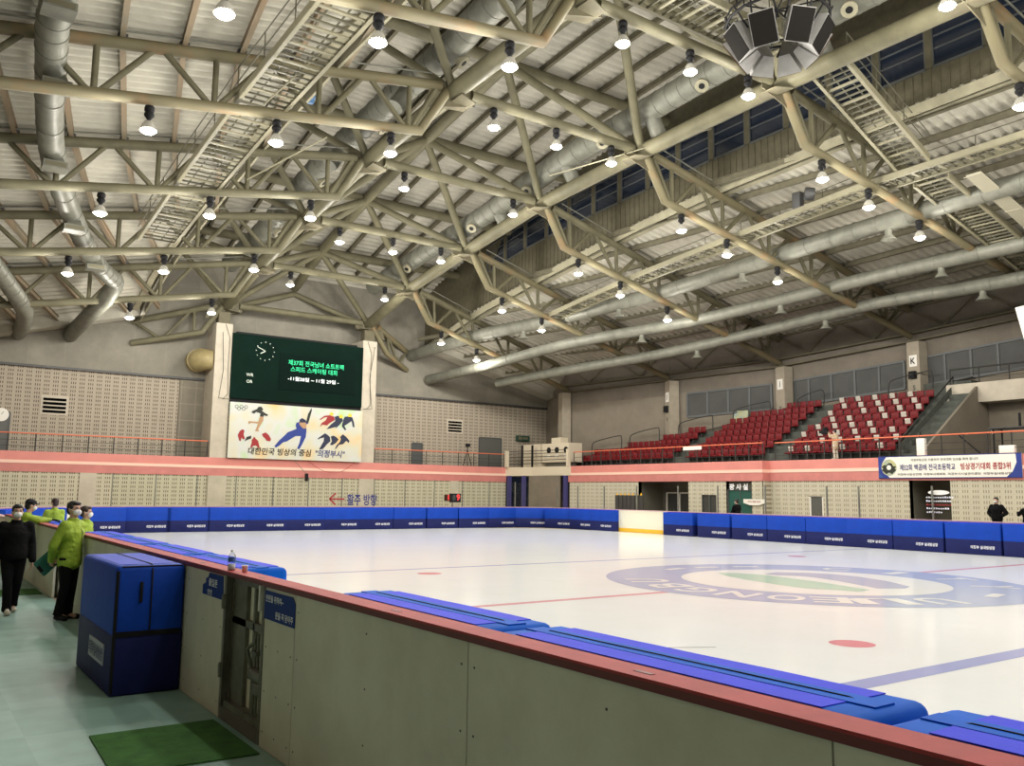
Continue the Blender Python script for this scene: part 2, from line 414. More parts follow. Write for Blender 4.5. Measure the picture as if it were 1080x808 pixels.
# ------------------------------------------------------------------ camera (fitted to the building's own lines)
cam = bpy.data.cameras.new('camera'); co = bpy.data.objects.new('camera', cam); COL.objects.link(co); SC.camera = co
cam.sensor_fit = 'HORIZONTAL'; cam.sensor_width = 36; cam.lens = 910.83/1080*36; cam.clip_end = 300; cam.clip_start = .05
pitch, yaw, roll = .12751, .615989, .012858
fw = Vector((math.sin(yaw)*math.cos(pitch), math.cos(yaw)*math.cos(pitch), math.sin(pitch)))
rt = Vector((math.cos(yaw), -math.sin(yaw), 0)); up = rt.cross(fw)
A = rt*math.cos(roll) + up*math.sin(roll); B = -rt*math.sin(roll) + up*math.cos(roll)
mw = Matrix((A, B, -fw)).transposed().to_4x4(); mw.translation = (0, 0, 1.95)
co.matrix_world = mw

# ------------------------------------------------------------------ stations of the roof
ST = [-10.2, -2.7, 4.9, 12.4, 19.9, 27.5, 35.0, 42.2, 49.2, 55.2]
NZ = [16.9, 17.5, 17.7, 17.68, 17.7, 17.48, 17.1, 16.2, 15.2, 13.75]          # lower chord nodes of the arch
KZ = [15.2, 15.5, 15.8, 15.95, 15.70, 15.5, 15.02, 14.2, 13.16, 11.84]        # kinks of the side trusses
TZ = [17.0, 17.4, 17.6, 17.75, 17.62, 17.5, 17.0, 16.1, 15.1, 13.62]          # top chords at the arch
RE = [(46.5,-12,10.8),(48.9,-3.4,11.6),(49.9,4.8,12.4),(50.2,12.4,12.7),(49.9,20.0,12.42),(48.7,27.7,11.58),(47.2,36.0,10.75),(44.2,43.3,10.25),(41.7,51.6,9.95),(30.5,56.75,11.0)]
LE = [(-5.,-10.2,11.6),(-6.,-2.7,12.0),(-6.9,4.9,12.5),(-7.2,12.4,12.75),(-6.9,19.9,12.45),(-5.7,27.5,12.25),(-4.2,35.0,11.62),(-1.2,42.2,11.22),(1.3,49.2,10.5),(11.2,56.75,10.9)]
TSL = [.17,.17,.17,.18,.175,.176,.19,.196,.205,.26]                            # fall of the left top chords
def lerp(a, b, t): return a + (b-a)*t
def interp(xs, ys, x):
    if x <= xs[0]: return ys[0]
    for i in range(len(xs)-1):
        if x <= xs[i+1]: return lerp(ys[i], ys[i+1], (x-xs[i])/(xs[i+1]-xs[i]))
    return ys[-1]

# ------------------------------------------------------------------ ceiling
CY = [-30, -17.7, -10.2, -2.7, 4.9, 12.4, 19.9, 27.5, 35, 42.2, 49.2, 55.2, 57.2]
CZ = [17.5, 19.2, 20.9, 22.0, 22.6, 22.8, 22.75, 22.4, 21.75, 20.5, 18.9, 17.2, 16.4]
def zc(y): return interp(CY, CZ, y)
def corrugate(mb, f, y0, y1, x0, x1, pitch=.44, d=.11, m=0, nx=1):
    """sheet of trapezoidal ribs running in X between y0 and y1; f(x, y) gives the height, x0/x1 may be functions of y"""
    n = max(1, round((y1-y0)/pitch)); p = (y1-y0)/n; rows = []
    for i in range(n):
        a = y0 + i*p
        rows += [(a, 0), (a+p*.3, 0), (a+p*.5, d), (a+p*.8, d)]
    rows.append((y1, 0)); vs = []
    X0 = x0 if callable(x0) else (lambda y: x0); X1 = x1 if callable(x1) else (lambda y: x1)
    for y, dz in rows:
        for j in range(nx+1):
            x = lerp(X0(y), X1(y), j/nx); vs.append((x, y, f(x, y)+dz))
    fs = []
    for i in range(len(rows)-1):
        for j in range(nx):
            a = i*(nx+1)+j; fs.append((a, a+1, a+nx+2, a+nx+1))
    mb.add(vs, fs, m)

c = MB(); corrugate(c, lambda x, y: zc(y)+.12, -30, 57.2, 11.3, 32.0)
ceil_c = struct(c.build('ceiling', 'roofsheet_in'))
def purlin(parent, a, b, w=.15, h=.26, m='purlin'):
    mb = MB(); a, b = Vector(a), Vector(b)
    d = (b-a).normalized(); sd = d.cross(Vector((0,0,1))).normalized()
    c0 = (a+b)/2; L2 = (b-a)/2
    mb.obox(c0, L2, sd*.012, Vector((0,0,h/2))); mb.obox(c0 + Vector((0,0,h/2)), L2, sd*w/2, Vector((0,0,.012)))
    mb.obox(c0 - Vector((0,0,h/2)), L2, sd*w/2, Vector((0,0,.012)))
    return mb.build('purlin', m, parent)
for k in range(3, len(ST)-1):
    for i in range(11):
        x = 12.5 + i*1.84
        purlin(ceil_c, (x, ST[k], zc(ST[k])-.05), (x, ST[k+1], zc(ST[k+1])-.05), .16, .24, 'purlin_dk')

# side roofs
def top_left(k, x): return TZ[k] - TSL[k]*(15.5-x)
def top_right(k, x):
    e = RE[k]; zt = e[2] + (1.6 if k < 9 else 1.4); return lerp(TZ[k], zt, (x-27.4)/(e[0]-27.4))
PB = [2.8, 3.0, 3.1, 3.2, 3.5, 4.58, 6.16, 8.2, 11.0, 14.2]                   # reference purlin on each left truss
cl = MB(); cr = MB()
SY = [-30] + ST + [57.0]
def kidx(y):
    for i in range(len(ST)-1):
        if y <= ST[i+1]: return i, max(0., min(1.3, (y-ST[i])/(ST[i+1]-ST[i])))
    return len(ST)-2, 1.3
def zl(x, y):
    i, t = kidx(y); t = max(t, 0); return lerp(top_left(i, x), top_left(i+1, x), t) + .42
def zr(x, y):
    i, t = kidx(y)
    if y < ST[0]: return top_right(0, x) + .42
    return lerp(top_right(i, x), top_right(i+1, x) if i+1 < 9 else top_right(8, x) - 1.4, t) + .42
corrugate(cl, zl, -30, 57.0, -9.5, 11.6, nx=6)
corrugate(cr, zr, -30, 57.0, 31.7, 52.0, nx=6)
ceil_l = struct(cl.build('ceiling', 'roofsheet')); ceil_r = struct(cr.build('ceiling', 'roofsheet'))
for k in range(3, 9):
    for i in range(-5, 5):
        xa = PB[k] + 1.83*i
        xb = PB[k+1] + 1.83*i
        if k+1 < 9 or True:
            if xa > 11.2 or xb > 12.6: continue
            ya, yb = ST[k], ST[k+1]
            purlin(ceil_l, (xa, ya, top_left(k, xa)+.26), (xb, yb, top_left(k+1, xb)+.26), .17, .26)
    for i in range(-6, 5):
        xa = 43 - (PB[k] + 1.83*i); xb = 43 - (PB[k+1] + 1.83*i)
        if xa < 31.9 or xb < 30.5 or xa > RE[k][0]+.3: continue
        ya = ST[k] + (RE[k][1]-ST[k])*(xa-27.4)/(RE[k][0]-27.4); yb = ST[k+1] + (min(RE[k+1][1], 56)-ST[k+1])*(xb-27.4)/max(14., (RE[k+1][0]-27.4))
        zb = top_right(k+1, xb) if k+1 < 9 else top_right(8, xb) - 1.4
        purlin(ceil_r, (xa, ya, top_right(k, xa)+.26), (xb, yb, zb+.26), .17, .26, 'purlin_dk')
# edge fascias of the side roofs along the raised centre
for px, par, sgn in ((11.6, ceil_l, 1), (31.7, ceil_r, -1)):
    mb = MB()
    f = zl if sgn > 0 else zr
    ys = [-30 + i*3.0 for i in range(30)]
    for a, b in zip(ys[:-1], ys[1:]):
        b = min(b, 57.); mb.beam((px, a, f(px, a)-.18), (px, b, f(px, b)-.18), .10, .40); mb.beam((px-sgn*.6, a, f(px-sgn*.6, a)-.10), (px-sgn*.6, b, f(px-sgn*.6, b)-.10), .34, .16)
    mb.build('edge_fascia', 'fascia', par)

# clerestory walls with their windows
WBY = [-30, 13, 17.5, 27, 35.8, 43, 49, 57]; WB = [17.2, 18.85, 18.85, 18.7, 18.3, 17.8, 16.9, 15.2]
def zwb(y): return interp(WBY, WB, y)
for side, px in (('right', 32.0), ('left', 11.3)):
    mb = MB(); ys = [-30 + i*1.5 for i in range(59)]
    for a, b in zip(ys[:-1], ys[1:]):
        b = min(b, 57.)
        f = zr if side == 'right' else zl
        lo = lambda y: f(31.7 if side == 'right' else 11.6, y) - .3
        hi = lambda y: min(zwb(y)+1.75, zc(y)-.1) if y < 47 else zwb(y)
        mb.obox
        mb.add([(px,a,lo(a)),(px,b,lo(b)),(px,b,zwb(b)),(px,a,zwb(a))], [(0,1,2,3)])
        mb.add([(px,a,hi(a)),(px,b,hi(b)),(px,b,zc(b)+.3),(px,a,zc(a)+.3)], [(0,1,2,3)])
        for t in (0, .25, .5, .75):                                    # folded ribs of the siding
            y = a + t*(b-a); mb.box(px-.03, px+.03, y-.03, y+.03, lo(y), zwb(y))
    struct(mb.build('wall_clerestory_' + side, 'siding'))
wn = 0
for side, px in (('right', 32.0), ('left', 11.3)):
    f = -1 if side == 'right' else 1
    y = 1.0
    while y < 46.5:
        if side == 'left' and y < 8: y += 2.25; continue
        a, b = y + .28, y + 2.25; wn += 1
        z0a, z0b = zwb(a), zwb(b); z1a, z1b = z0a+1.75, z0b+1.75
        mb = MB(); mb.poly([(px+.02,a,z0a),(px+.02,b,z0b),(px+.02,b,z1b),(px+.02,a,z1a)])
        w = struct(mb.build('window_%d' % wn, 'glassdk'))
        g = MB()
        g.beam((px,a,z0a), (px,b,z0b), .1, .1); g.beam((px,a,z1a), (px,b,z1b), .1, .1)
        for t in (.42, .72): g.beam((px,a,lerp(z0a,z1a,t)), (px,b,lerp(z0b,z1b,t)), .05, .06)
        for yy, z0 in ((a, z0a), (b, z0b)): g.box(px-.05, px+.05, yy-.05, yy+.05, z0, z0+1.75)
        g.build('window_frame', 'frame_dk', w)
        p = MB(); p.box(px-.06, px+.1, y, a, zwb(y), zwb(y)+1.75); p.build('mullion_post', 'siding', w)
        y += 2.25

# ------------------------------------------------------------------ arch truss down the middle
arch = thing('arch_truss', 'big tubular arched steel truss running the length of the roof down to the scoreboard pillars', 'roof truss', (21.5, 55.2, 12.5))
AO = (21.5, 55.2, 12.5)
for x in (16.5, 26.5):
    mb = MB(); mb.tube([(x, y, z) for y, z in zip(ST, NZ)], .35, 16); mb.build('lower_chord', 'steel', arch, AO)
MY = [-6.4, 1.1, 8.6, 16.1, 23.7, 31.2, 38.6, 45.7, 52.2, 56.6]; MZ = [20.3, 21.4, 22.0, 22.3, 22.15, 21.72, 20.55, 19.2, 17.5, 15.9]
mb = MB(); mb.tube([(21.5, y, z) for y, z in zip(MY, MZ)], .30, 16); mb.build('upper_chord', 'steel', arch, AO)
for k in range(2, 10):
    y, z = ST[k], NZ[k]
    mb = MB(); mb.tube([(17.3, y, z+.05), (26.0, y, z+.05)], .21, 14); mb.build('cross_tube', 'steel', arch, AO)
    for s, x in ((1, 16.5), (-1, 26.5)):
        g = MB()
        g.slab([(x-.9, y, z+.3), (x+.9, y, z+.3), (x+1.0*s, y, z-.35), (x-1.35*s, y, z-1.0)] if s > 0 else [(x-.9, y, z+.3), (x+.9, y, z+.3), (x+1.35, y, z-1.0), (x-1.0, y, z-.35)], (0, .05, 0))
        g.slab([(x-.1, y-.75, z-.42), (x+.75*s, y-.45, z-.45), (x+.75*s, y+.45, z-.45), (x-.1, y+.75, z-.42)], (0, 0, .04))
        g.build('gusset_plate', 'steel_dk', arch, AO)
for k in range(2, 9):
    my, mz = MY[k], MZ[k]
    yk, yn = ST[k], ST[k+1]
    for x in (16.5, 26.5):
        for yy, zz in ((yk, NZ[k]), (yn, NZ[k+1])):
            mb = MB(); mb.tube([(21.5, my, mz), (x, yy, zz)], .2, 12); mb.build('diagonal', 'steel', arch, AO)
    for mx, lx in ((11.4, 16.5), (31.6, 26.5)):
        for yy, zz in ((yk, NZ[k]), (yn, NZ[k+1])):
            if lx > 20 and k > 1: continue
            mb = MB(); mb.tube([(mx, my, mz), (lx, yy, zz)], .17, 12); mb.build('outrigger', 'steel', arch, AO)
    mb = MB(); mb.tube([(11.3, my, mz+.05), (32.0, my, mz+.05)], .27, 14); mb.build('roof_beam', 'steel', arch, AO)
mb = MB(); mb.tube([(16.6, 55.3, 13.6), (21.5, 56.7, 15.5), (26.4, 55.3, 13.6)], .2, 12); mb.build('end_brace', 'steel', arch, AO)

# ------------------------------------------------------------------ side trusses
pos_word = {9: 'end', 8: 'first', 7: 'second', 6: 'third', 5: 'fourth', 4: 'fifth', 3: 'sixth', 2: 'seventh', 1: 'eighth', 0: 'ninth'}
def side_truss(k, side):
    y = ST[k]
    if side == 'left':
        node = Vector((16.2, y, NZ[k]-.1)); kink = Vector((15.05, y, KZ[k])); end = Vector(LE[k])
        t0 = Vector((15.9, y, TZ[k]+.05)); t1 = Vector((end[0], end[1], 0)); t1.z = top_left(k, end[0]) if k < 9 else end.z+1.35
    else:
        node = Vector((26.8, y, NZ[k]-.1)); kink = Vector((28.0, y, KZ[k])); end = Vector(RE[k])
        t0 = Vector((27.2, y, TZ[k]+.05)); t1 = end + Vector((0, 0, 1.6 if k < 9 else 1.35))
    where = {9: 'cut short at the end wall'}.get(k, '%s from the end wall' % pos_word[k])
    t = thing('roof_truss', 'tubular roof truss on the %s side of the arch, %s' % (side, where), 'roof truss', tuple(end), 0, 'side roof trusses')
    O = tuple(end)
    m1 = 'steel_rust' if (side == 'right' or k in (3, 4, 5)) else 'steel'
    MB().tube([node, kink, end], .19, 14).build('bottom_chord', m1, t, O)
    MB().tube([t0, t1], .20, 14).build('top_chord', m1 if k % 2 else 'steel', t, O)
    L = (end - kink)
    def bot(u): return kink + L*u
    def top(u):
        p = bot(u); q = (p.x - t0.x)/(t1.x - t0.x); return t0 + (t1-t0)*q
    def web(p, q): MB().tube([p, q], .10, 10).build('web_member', 'steel', t, O)
    if k == 9:
        web(top(.12), bot(.12)); web(top(.16), bot(.55)); web(top(.98), bot(.6))
    else:
        D = L.length; i = 0
        while .5+3.6*i < D-.2:
            m = (.5+3.6*i)/D; web(top(m), bot(m))
            if i: web(top(m-1.72/D), bot(m-.09/D))
            else: web(top(-.75/D), bot(m-.09/D))
            if m+1.8/D < .985: web(top(m+1.72/D), bot(m+.09/D))
            i += 1
    # seats carrying the purlins and the thin conduit
    for i in range(-6, 6):
        x = PB[k] + 1.83*i
        if side == 'right': x = 43 - x
        if (side == 'left' and not (LE[k][0] < x < 11.2)) or (side == 'right' and not (31.9 < x < RE[k][0])): continue
        q = (x - t0.x)/(t1.x - t0.x); p = t0 + (t1-t0)*q
        MB().box(p.x-.14, p.x+.14, p.y-.10, p.y+.10, p.z+.12, p.z+.30).build('purlin_seat', 'dark', t, O)
    if k < 9:
        MB().tube([t0 + Vector((-.5 if side == 'left' else .5, -.22, .27)), t1 + Vector((0, -.22, .27))], .035, 6).build('conduit', 'duct', t, O)
    return t
for k in range(1, 10):
    side_truss(k, 'left'); side_truss(k, 'right')

# ------------------------------------------------------------------ lamps
lamp0 = thing('high_bay_lamp', '', 'lamp', (0, 0, 0), 0, 'high bay lamps')
mb = MB(); mb.tube([(0,0,1.02), (0,0,.86)], .02, 6); mb.tube([(-.05,0,.86),(-.08,0,.8),(0,0,.76),(.08,0,.8),(.05,0,.86)], .015, 6); mb.build('hook', 'rod', lamp0)
mb = MB(); mb.lathe([(0,.78),(.13,.78),(.155,.72),(.155,.62),(.12,.6),(.12,.55),(.155,.53),(.155,.46),(.10,.40),(.06,.34),(.06,.28),(0,.28)], n=16); mb.build('ballast_housing', 'black', lamp0)
mb = MB(); mb.lathe([(.07,.30),(.12,.27),(.17,.20),(.215,.10),(.245,0.0),(.255,-.02),(.235,-.02),(.20,.09),(.15,.19),(.08,.26)], n=22); mb.build('bell_reflector', 'lampglass', lamp0)
mb = MB(); mb.lathe([(0,-.13),(.09,-.12),(.17,-.085),(.22,-.04),(.242,.01),(.22,.05),(0,.05)], n=20); mb.build('glowing_lens', 'bulb', lamp0)
li = bpy.data.lights.new('lamp_light', 'POINT'); li.energy = 1.0; li.shadow_soft_size = .20; li.color = (1., .955, .87)
LAMP_W = 470.
li.energy = LAMP_W
LX = {}
LXS = [5.5, 9.55, 13.85, 18.4, 21.6, 24.7, 29.1, 32.3, 36.2, 41.2]
first = True
for k in range(1, 9):
    for j, x in enumerate(LXS):
        if k == 8 and x in (5.5, 36.2, 21.6, 41.2): continue
        if k == 7 and x == 41.2: continue
        if k == 7 and x == 36.2: continue
        if k == 6 and x in (21.6, 41.2): continue
        if k >= 3 and x == 41.2: continue
        if x < 16:
            z = lerp(KZ[k], LE[k][2], (15.05-x)/(15.05-LE[k][0])) - 1.0; yy = ST[k]; nm = 'left'
        elif x < 27: z = NZ[k]+.05-1.0; yy = ST[k]; nm = 'centre'
        else:
            u = (x-28)/(RE[k][0]-28); z = lerp(KZ[k], RE[k][2], u) - 1.0; yy = lerp(ST[k], RE[k][1], u); nm = 'right'
        z += .0
        side = {'left': 'left-hand truss', 'centre': 'arch cross tube', 'right': 'right-hand truss'}[nm]
        idx = {'left': {5.5: 'outermost', 9.55: 'middle', 13.85: 'innermost'}, 'centre': {18.4: 'left', 21.6: 'middle', 24.7: 'right'}, 'right': {29.1: 'innermost', 32.3: 'second', 36.2: 'third', 41.2: 'fourth'}}[nm][x]
        lab = 'lit bell lamp, %s on the %s, %s from the end wall' % (idx, side, pos_word[k])
        if first:
            r = lamp0; r.location = (x, yy, z); r['label'] = lab; first = False
            lo = bpy.data.objects.new('lamp_light', li); COL.objects.link(lo); lo.parent = r; lo.location = (0, 0, -.30)
        else: dup(lamp0, (x, yy, z), None, lab)

# ------------------------------------------------------------------ catwalks
def catwalk(name, label, path, width_dir, w, rail_sides=(1,), org=None, rung=.36, toe=.12, plates=True):
    """deck of cross bars between two channel stringers following a path"""
    t = thing(name, label, 'catwalk', tuple(path[0])); O = tuple(path[0])
    W = Vector(width_dir).normalized(); P = [Vector(p) for p in path]
    for s in (-1, 1):
        mb = MB()
        for a, b in zip(P[:-1], P[1:]):
            mb.beam(a + W*s*w/2, b + W*s*w/2, .05, toe*2, 0); mb.beam(a + W*s*(w/2-.05) - Vector((0,0,toe)), b + W*s*(w/2-.05) - Vector((0,0,toe)), .12, .02, 0)
        mb.build('stringer', 'catwalk_lt', t, O)
    mb = MB(); tot = 0
    for a, b in zip(P[:-1], P[1:]):
        n = max(1, int((b-a).length/rung)); d = (b-a)/n
        for i in range(n):
            c0 = a + d*(i+.5); mb.beam(c0 - W*w/2, c0 + W*w/2, .06 if i % 3 else .12, .06, 0 if i % 3 else 1)
        for q in (-.2, .12):
            mb.beam(a + W*w*q + Vector((0,0,.04)), b + W*w*q + Vector((0,0,.04)), .05, .03)
    mb.build('grating', ['catwalk', 'catwalk_lt'], t, O)
    for s in rail_sides:
        o = W*s*w/2
        for h in (1.05, .55):
            MB().tube([p + o + Vector((0,0,h)) for p in P], .022, 6).build('handrail', 'catwalk', t, O)
        for a, b in zip(P[:-1], P[1:]):
            n = max(1, round((b-a).length/2.2))
            for i in range(n):
                q = a + (b-a)*(i/n) + o; MB().tube([q, q + Vector((0,0,1.07))], .022, 6).build('railing_post', 'catwalk', t, O)
    return t
catwalk('catwalk', 'ladder-like steel catwalk running away from the viewer through the left-hand trusses', [(9.0,10,15.35),(9.0,19.9,15.2),(9.0,27.5,14.85),(9.0,35,14.2),(9.05,41.8,13.5)], (1,0,0), 1.65, (-1,))
catwalk('catwalk', 'narrow steel catwalk running lengthwise through the right-hand trusses', [(33.6,6,15.5),(33.6,14,15.45),(33.6,21,15.35),(33.6,28.2,14.8),(33.5,35.3,14.15),(33.3,43,13.1)], (1,0,0), 1.15, (1,))
catwalk('catwalk_stair', 'steep stepped catwalk coming down from the arch to the lengthwise right-hand catwalk', [(26.75,17.85,17.65),(33.0,18.35,15.65)], (0,1,0), 1.5, (-1,), rung=.3)
catwalk('catwalk_stair', 'stepped catwalk going on down to the right beyond the lengthwise right-hand catwalk', [(34.3,18.3,15.2),(46.5,18.6,12.6)], (0,1,0), 1.5, (), rung=.3)
catwalk('catwalk', 'steel catwalk crossing high above the rink beside the loudspeaker cluster', [(17.4,19.0,18.35),(25.9,19.0,18.35)], (0,1,0), 1.7, (-1,))
mb = MB(); mb.slab([(34.6,17.0,15.0),(46.5,17.3,12.4),(46.5,16.55,12.4),(34.6,16.4,15.0)], (0,0,.08)); 
for i in range(8):
    q = i/7; p = Vector((34.6,16.38,15.0)).lerp(Vector((46.5,16.53,12.4)), q); mb.box(p.x-.02, p.x+.02, p.y, p.y+.7, p.z-.03, p.z)
tag(mb.build('cable_tray', 'tray'), 'cream cable tray sloping beside the lower right-hand stepped catwalk', 'cable tray')

# thin suspended light rods beside the left catwalk
for i, (a, b) in enumerate([((11.2,24,17.4),(8.4,25.5,13.9)), ((12.2,29.5,15.2),(9.9,31.5,13.6)), ((9.4,35.6,14.6),(7.6,37.5,13.9)), ((23.4,30.3,16.5),(28.0,24.6,18.0))]):
    tag(MB().tube([a, b], .03, 6).build('fluorescent_tube' if i < 0 else 'steel_rod', 'catwalk_lt'), ['pale slanting steel rod beside the lit lamps at the top of the left catwalk', 'pale slanting steel rod right of the left catwalk, below the first', 'short pale steel rod at the low end of the left catwalk', 'long pale steel rod crossing under the centre roof left of the loudspeaker cluster'][i], 'steel rod')

# ------------------------------------------------------------------ ducts
def ribbed(pts, r, step=1.3):
    mb = MB(); mb.tube(pts, r, 22)
    P = [Vector(p) for p in pts]
    for a, b in zip(P[:-1], P[1:]):
        n = max(1, int((b-a).length/step)); d = (b-a).normalized()
        for i in range(n):
            c0 = a + (b-a)*((i+.5)/n); mb.tube([c0-d*.03, c0+d*.03], r+.02, 22, cap=True)
    return mb
def smooth_path(pts, n=4):
    P = [Vector(p) for p in pts]; out = []
    for i in range(len(P)-1):
        p0 = P[max(0, i-1)]; p1 = P[i]; p2 = P[i+1]; p3 = P[min(len(P)-1, i+2)]
        for j in range(n):
            t = j/n; out.append(.5*((2*p1) + (p2-p0)*t + (2*p0-5*p1+4*p2-p3)*t*t + (3*p1-p0-3*p2+p3)*t**3))
    out.append(P[-1]); return out
# left distribution duct with flat hoods
LD = smooth_path([(2.3,4,15.6),(2.45,16,15.3),(2.45,24,14.85),(2.7,27.5,14.55),(3.8,35,14.0),(5.9,42.2,13.3),(7.3,46.0,12.95),(8.55,48.2,12.75)], 4)
t = thing('air_duct', 'thick round galvanised duct curving down the left side with flat rectangular outlets', 'air duct', tuple(LD[-1]))
O = tuple(LD[-1]); ribbed(LD, .43).build('pipe', 'duct', t, O)
MB().tube([LD[-1], (8.6,48.6,12.5), (8.3,49.2,11.9), (7.9,52,11.3), (7.8,56.7,11.0)], .43, 20).build('elbow', 'duct', t, O)
for i, (x, y, z) in enumerate([(2.45,24.6,14.35),(2.95,28.6,13.95),(3.75,34.6,13.5),(5.3,40.4,12.9),(7.0,45.2,12.5)]):
    mb = MB(); mb.add([(x-.32,y-.75,z+.05),(x+.32,y-.75,z+.05),(x+.32,y+.1,z+.05),(x-.32,y+.1,z+.05),(x-.22,y-.55,z+.42),(x+.22,y-.55,z+.42),(x+.22,y,z+.42),(x-.22,y,z+.42)],
        [(4,5,6,7),(0,1,5,4),(1,2,6,5),(2,3,7,6),(3,0,4,7)]) 
    mb.slab([(x-.40,y-.85,z-.15),(x+.40,y-.85,z-.15),(x+.40,y-.85,z+.08),(x-.40,y-.85,z+.08)], (0,.7,0))
    h = mb.build('outlet_hood', 'duct', t, O)
    g = MB(); g.box(x-.34,x+.34,y-.87,y-.85,z-.11,z+.04); g.build('outlet_grille', 'duct_d', h, (0,0,0) if False else O); h.children[0].location = (0,0,0)
LD2 = smooth_path([(-.3,36,14.0),(1.6,42.2,12.7),(3.0,45.9,12.1),(4.25,48.4,11.2)], 4)
t = thing('air_duct', 'second thick round duct coming in at the far left edge below the trusses', 'air duct', tuple(LD2[-1]))
O = tuple(LD2[-1]); ribbed(LD2, .40).build('pipe', 'duct', t, O); MB().tube([LD2[-1], (4.7,50,10.9), (5.0,53,10.8), (5.1,56.7,10.8)], .40, 20).build('elbow', 'duct', t, O)
# the two centre ducts with ball nozzles
for nm, x0, yz, noz, lab in (('right', 26.2, [(8,19.5),(16,19.45),(22.5,19.38),(27.1,19.1),(33.1,18.7),(39,17.8),(47.2,17.0),(54.0,16.2)], [16.6,23.4,29.6,35.6,40.9,48.6], 'large round duct with ball nozzles above the right chord of the arch'),
                             ('left', 16.2, [(8,19.6),(16,19.6),(24.7,19.45),(27.3,19.1),(33.1,18.8),(40.7,18.2),(47,17.05),(54.0,16.2)], [21.,27.3,34.0,40.7,46.9], 'large round duct with ball nozzles above the left chord of the arch')):
    pts = smooth_path([(x0, y, z) for y, z in yz], 3)
    t = thing('air_duct', lab, 'air duct', (x0, 54, 16.2)); O = (x0, 54, 16.2)
    ribbed(pts, .56, .7).build('pipe', 'duct', t, O)
    for y in noz:
        z = interp([q[0] for q in yz], [q[1] for q in yz], y)
        d = Vector((-.55 if nm == 'right' else .55, -.35, -.75)).normalized(); c0 = Vector((x0, y, z))
        mb = MB(); mb.tube([c0 + d*.3, c0 + d*.75], [.26, .24], 14); mb.tube([c0+d*.72, c0+d*.80], [.29,.29], 14, cap=True)
        h = mb.build('ball_nozzle', 'fascia', t, O)
        g = MB(); g.tube([c0+d*.805, c0+d*.815], .13, 12); q = g.build('nozzle_mouth', 'black', h, O); q.location = (0,0,0)
    for y in [noz[0]+1.5, noz[1]+3.2, noz[2]+3.0, noz[3]+3]:
        z = interp([q[0] for q in yz], [q[1] for q in yz], y)
        MB().tube([(x0, y, z-.2), (x0+(.7 if nm == 'right' else -.7), y, z-1.25)], .36, 16).build('branch_duct', 'duct', t, O)
# right-hand ducts with conical diffusers
RD = [([(36.5,10,14.9),(36.5,18,14.8),(36.5,28.4,14.4),(35.8,35.3,13.8),(34.0,44.3,13.2),(32.4,49.0,12.9),(31.2,53.5,12.4),(30.8,56.6,12.1)], .42, [21.6,30.0,38.5,46.], 'uppermost of the three long round ducts under the right-hand roof'),
      ([(41,8,13.7),(41,18.5,13.55),(41,24.7,13.5),(40.3,31.4,13.06),(38.7,36.6,12.5),(35.4,43.6,11.8),(33.6,49.2,11.0),(32.3,56.6,10.4)], .36, [21.6,30.6,39.], 'middle of the three long round ducts under the right-hand roof'),
      ([(43.7,8,12.95),(43.6,19.8,12.6),(43.4,26.3,12.65),(42.6,33.3,12.05),(40.2,39.7,11.15),(37.4,46.0,10.5),(35.5,52,10.0)], .34, [20.9,29.6,37.6], 'lowest of the three long round ducts, beside the stand wall')]
for pts, r, cones, lab in RD:
    P = smooth_path(pts, 3); O = tuple(pts[-1])
    t = thing('air_duct', lab, 'air duct', O); ribbed(P, r, 1.2).build('pipe', 'duct', t, O)
    for y in cones:
        i = min(range(len(P)), key=lambda j: abs(P[j].y-y)); a = P[max(0,i-1)]; b = P[min(len(P)-1,i+1)]
        q = (y-a.y)/(b.y-a.y) if b.y != a.y else 0; c0 = a.lerp(b, q)
        MB().lathe([(.16,-r+.05),(.16,-r-.2),(.33,-r-.42),(.36,-r-.45),(.31,-r-.45),(.2,-r-.32),(.0,-r-.3)], (c0.x, c0.y, c0.z), 18).build('cone_diffuser', 'duct', t, O)
# stub duct through the end wall left of the scoreboard pillar
mb = MB(); mb.tube([(15.2,56.95,10.15),(15.2,55.6,10.15),(15.9,55.35,10.15)], [.72,.72,.6], 22); mb.tube([(15.2,56.2,10.15),(15.2,56.3,10.15)], .75, 22)
tag(mb.build('air_duct', mat('duct_olive', (.33,.27,.13), .5, noise=.2)), 'short olive duct end poking out beside the left scoreboard pillar', 'air duct')
# electric fan units on catwalks, small projector on truss
t = thing('circulation_fan', 'grey fan unit standing on the lengthwise right-hand catwalk', 'fan', (33.2,23.6,15.6)); O=(33.2,23.6,15.6)
MB().rbox(33.15,33.5,23.9,24.35,15.3,16.1,.05).build('housing','dark',t,O); mb = MB(); mb.tube([(33.1,23.6,15.85),(33.4,23.3,15.8)],.3,18); mb.build('fan_drum','dark',t,O)
for i,(x,y,z,lab) in enumerate([(11.8,31.0,17.3,'small blue fan hanging right of the left catwalk'),(34.4,31.5,17.3,'small blue fan hanging under the roof by the fourth right-hand truss')]):
    t = thing('circulation_fan', lab, 'fan', (x,y,z)); MB().tube([(-.35,0,0),(.35,0,.05)],.30,16).build('fan_drum','fan',t); MB().tube([(-.37,0,0),(-.33,0,0)],.2,14).build('hub','duct',t); MB().tube([(0,0,.25),(0,0,.9)],.02,6).build('hanger','rod',t)

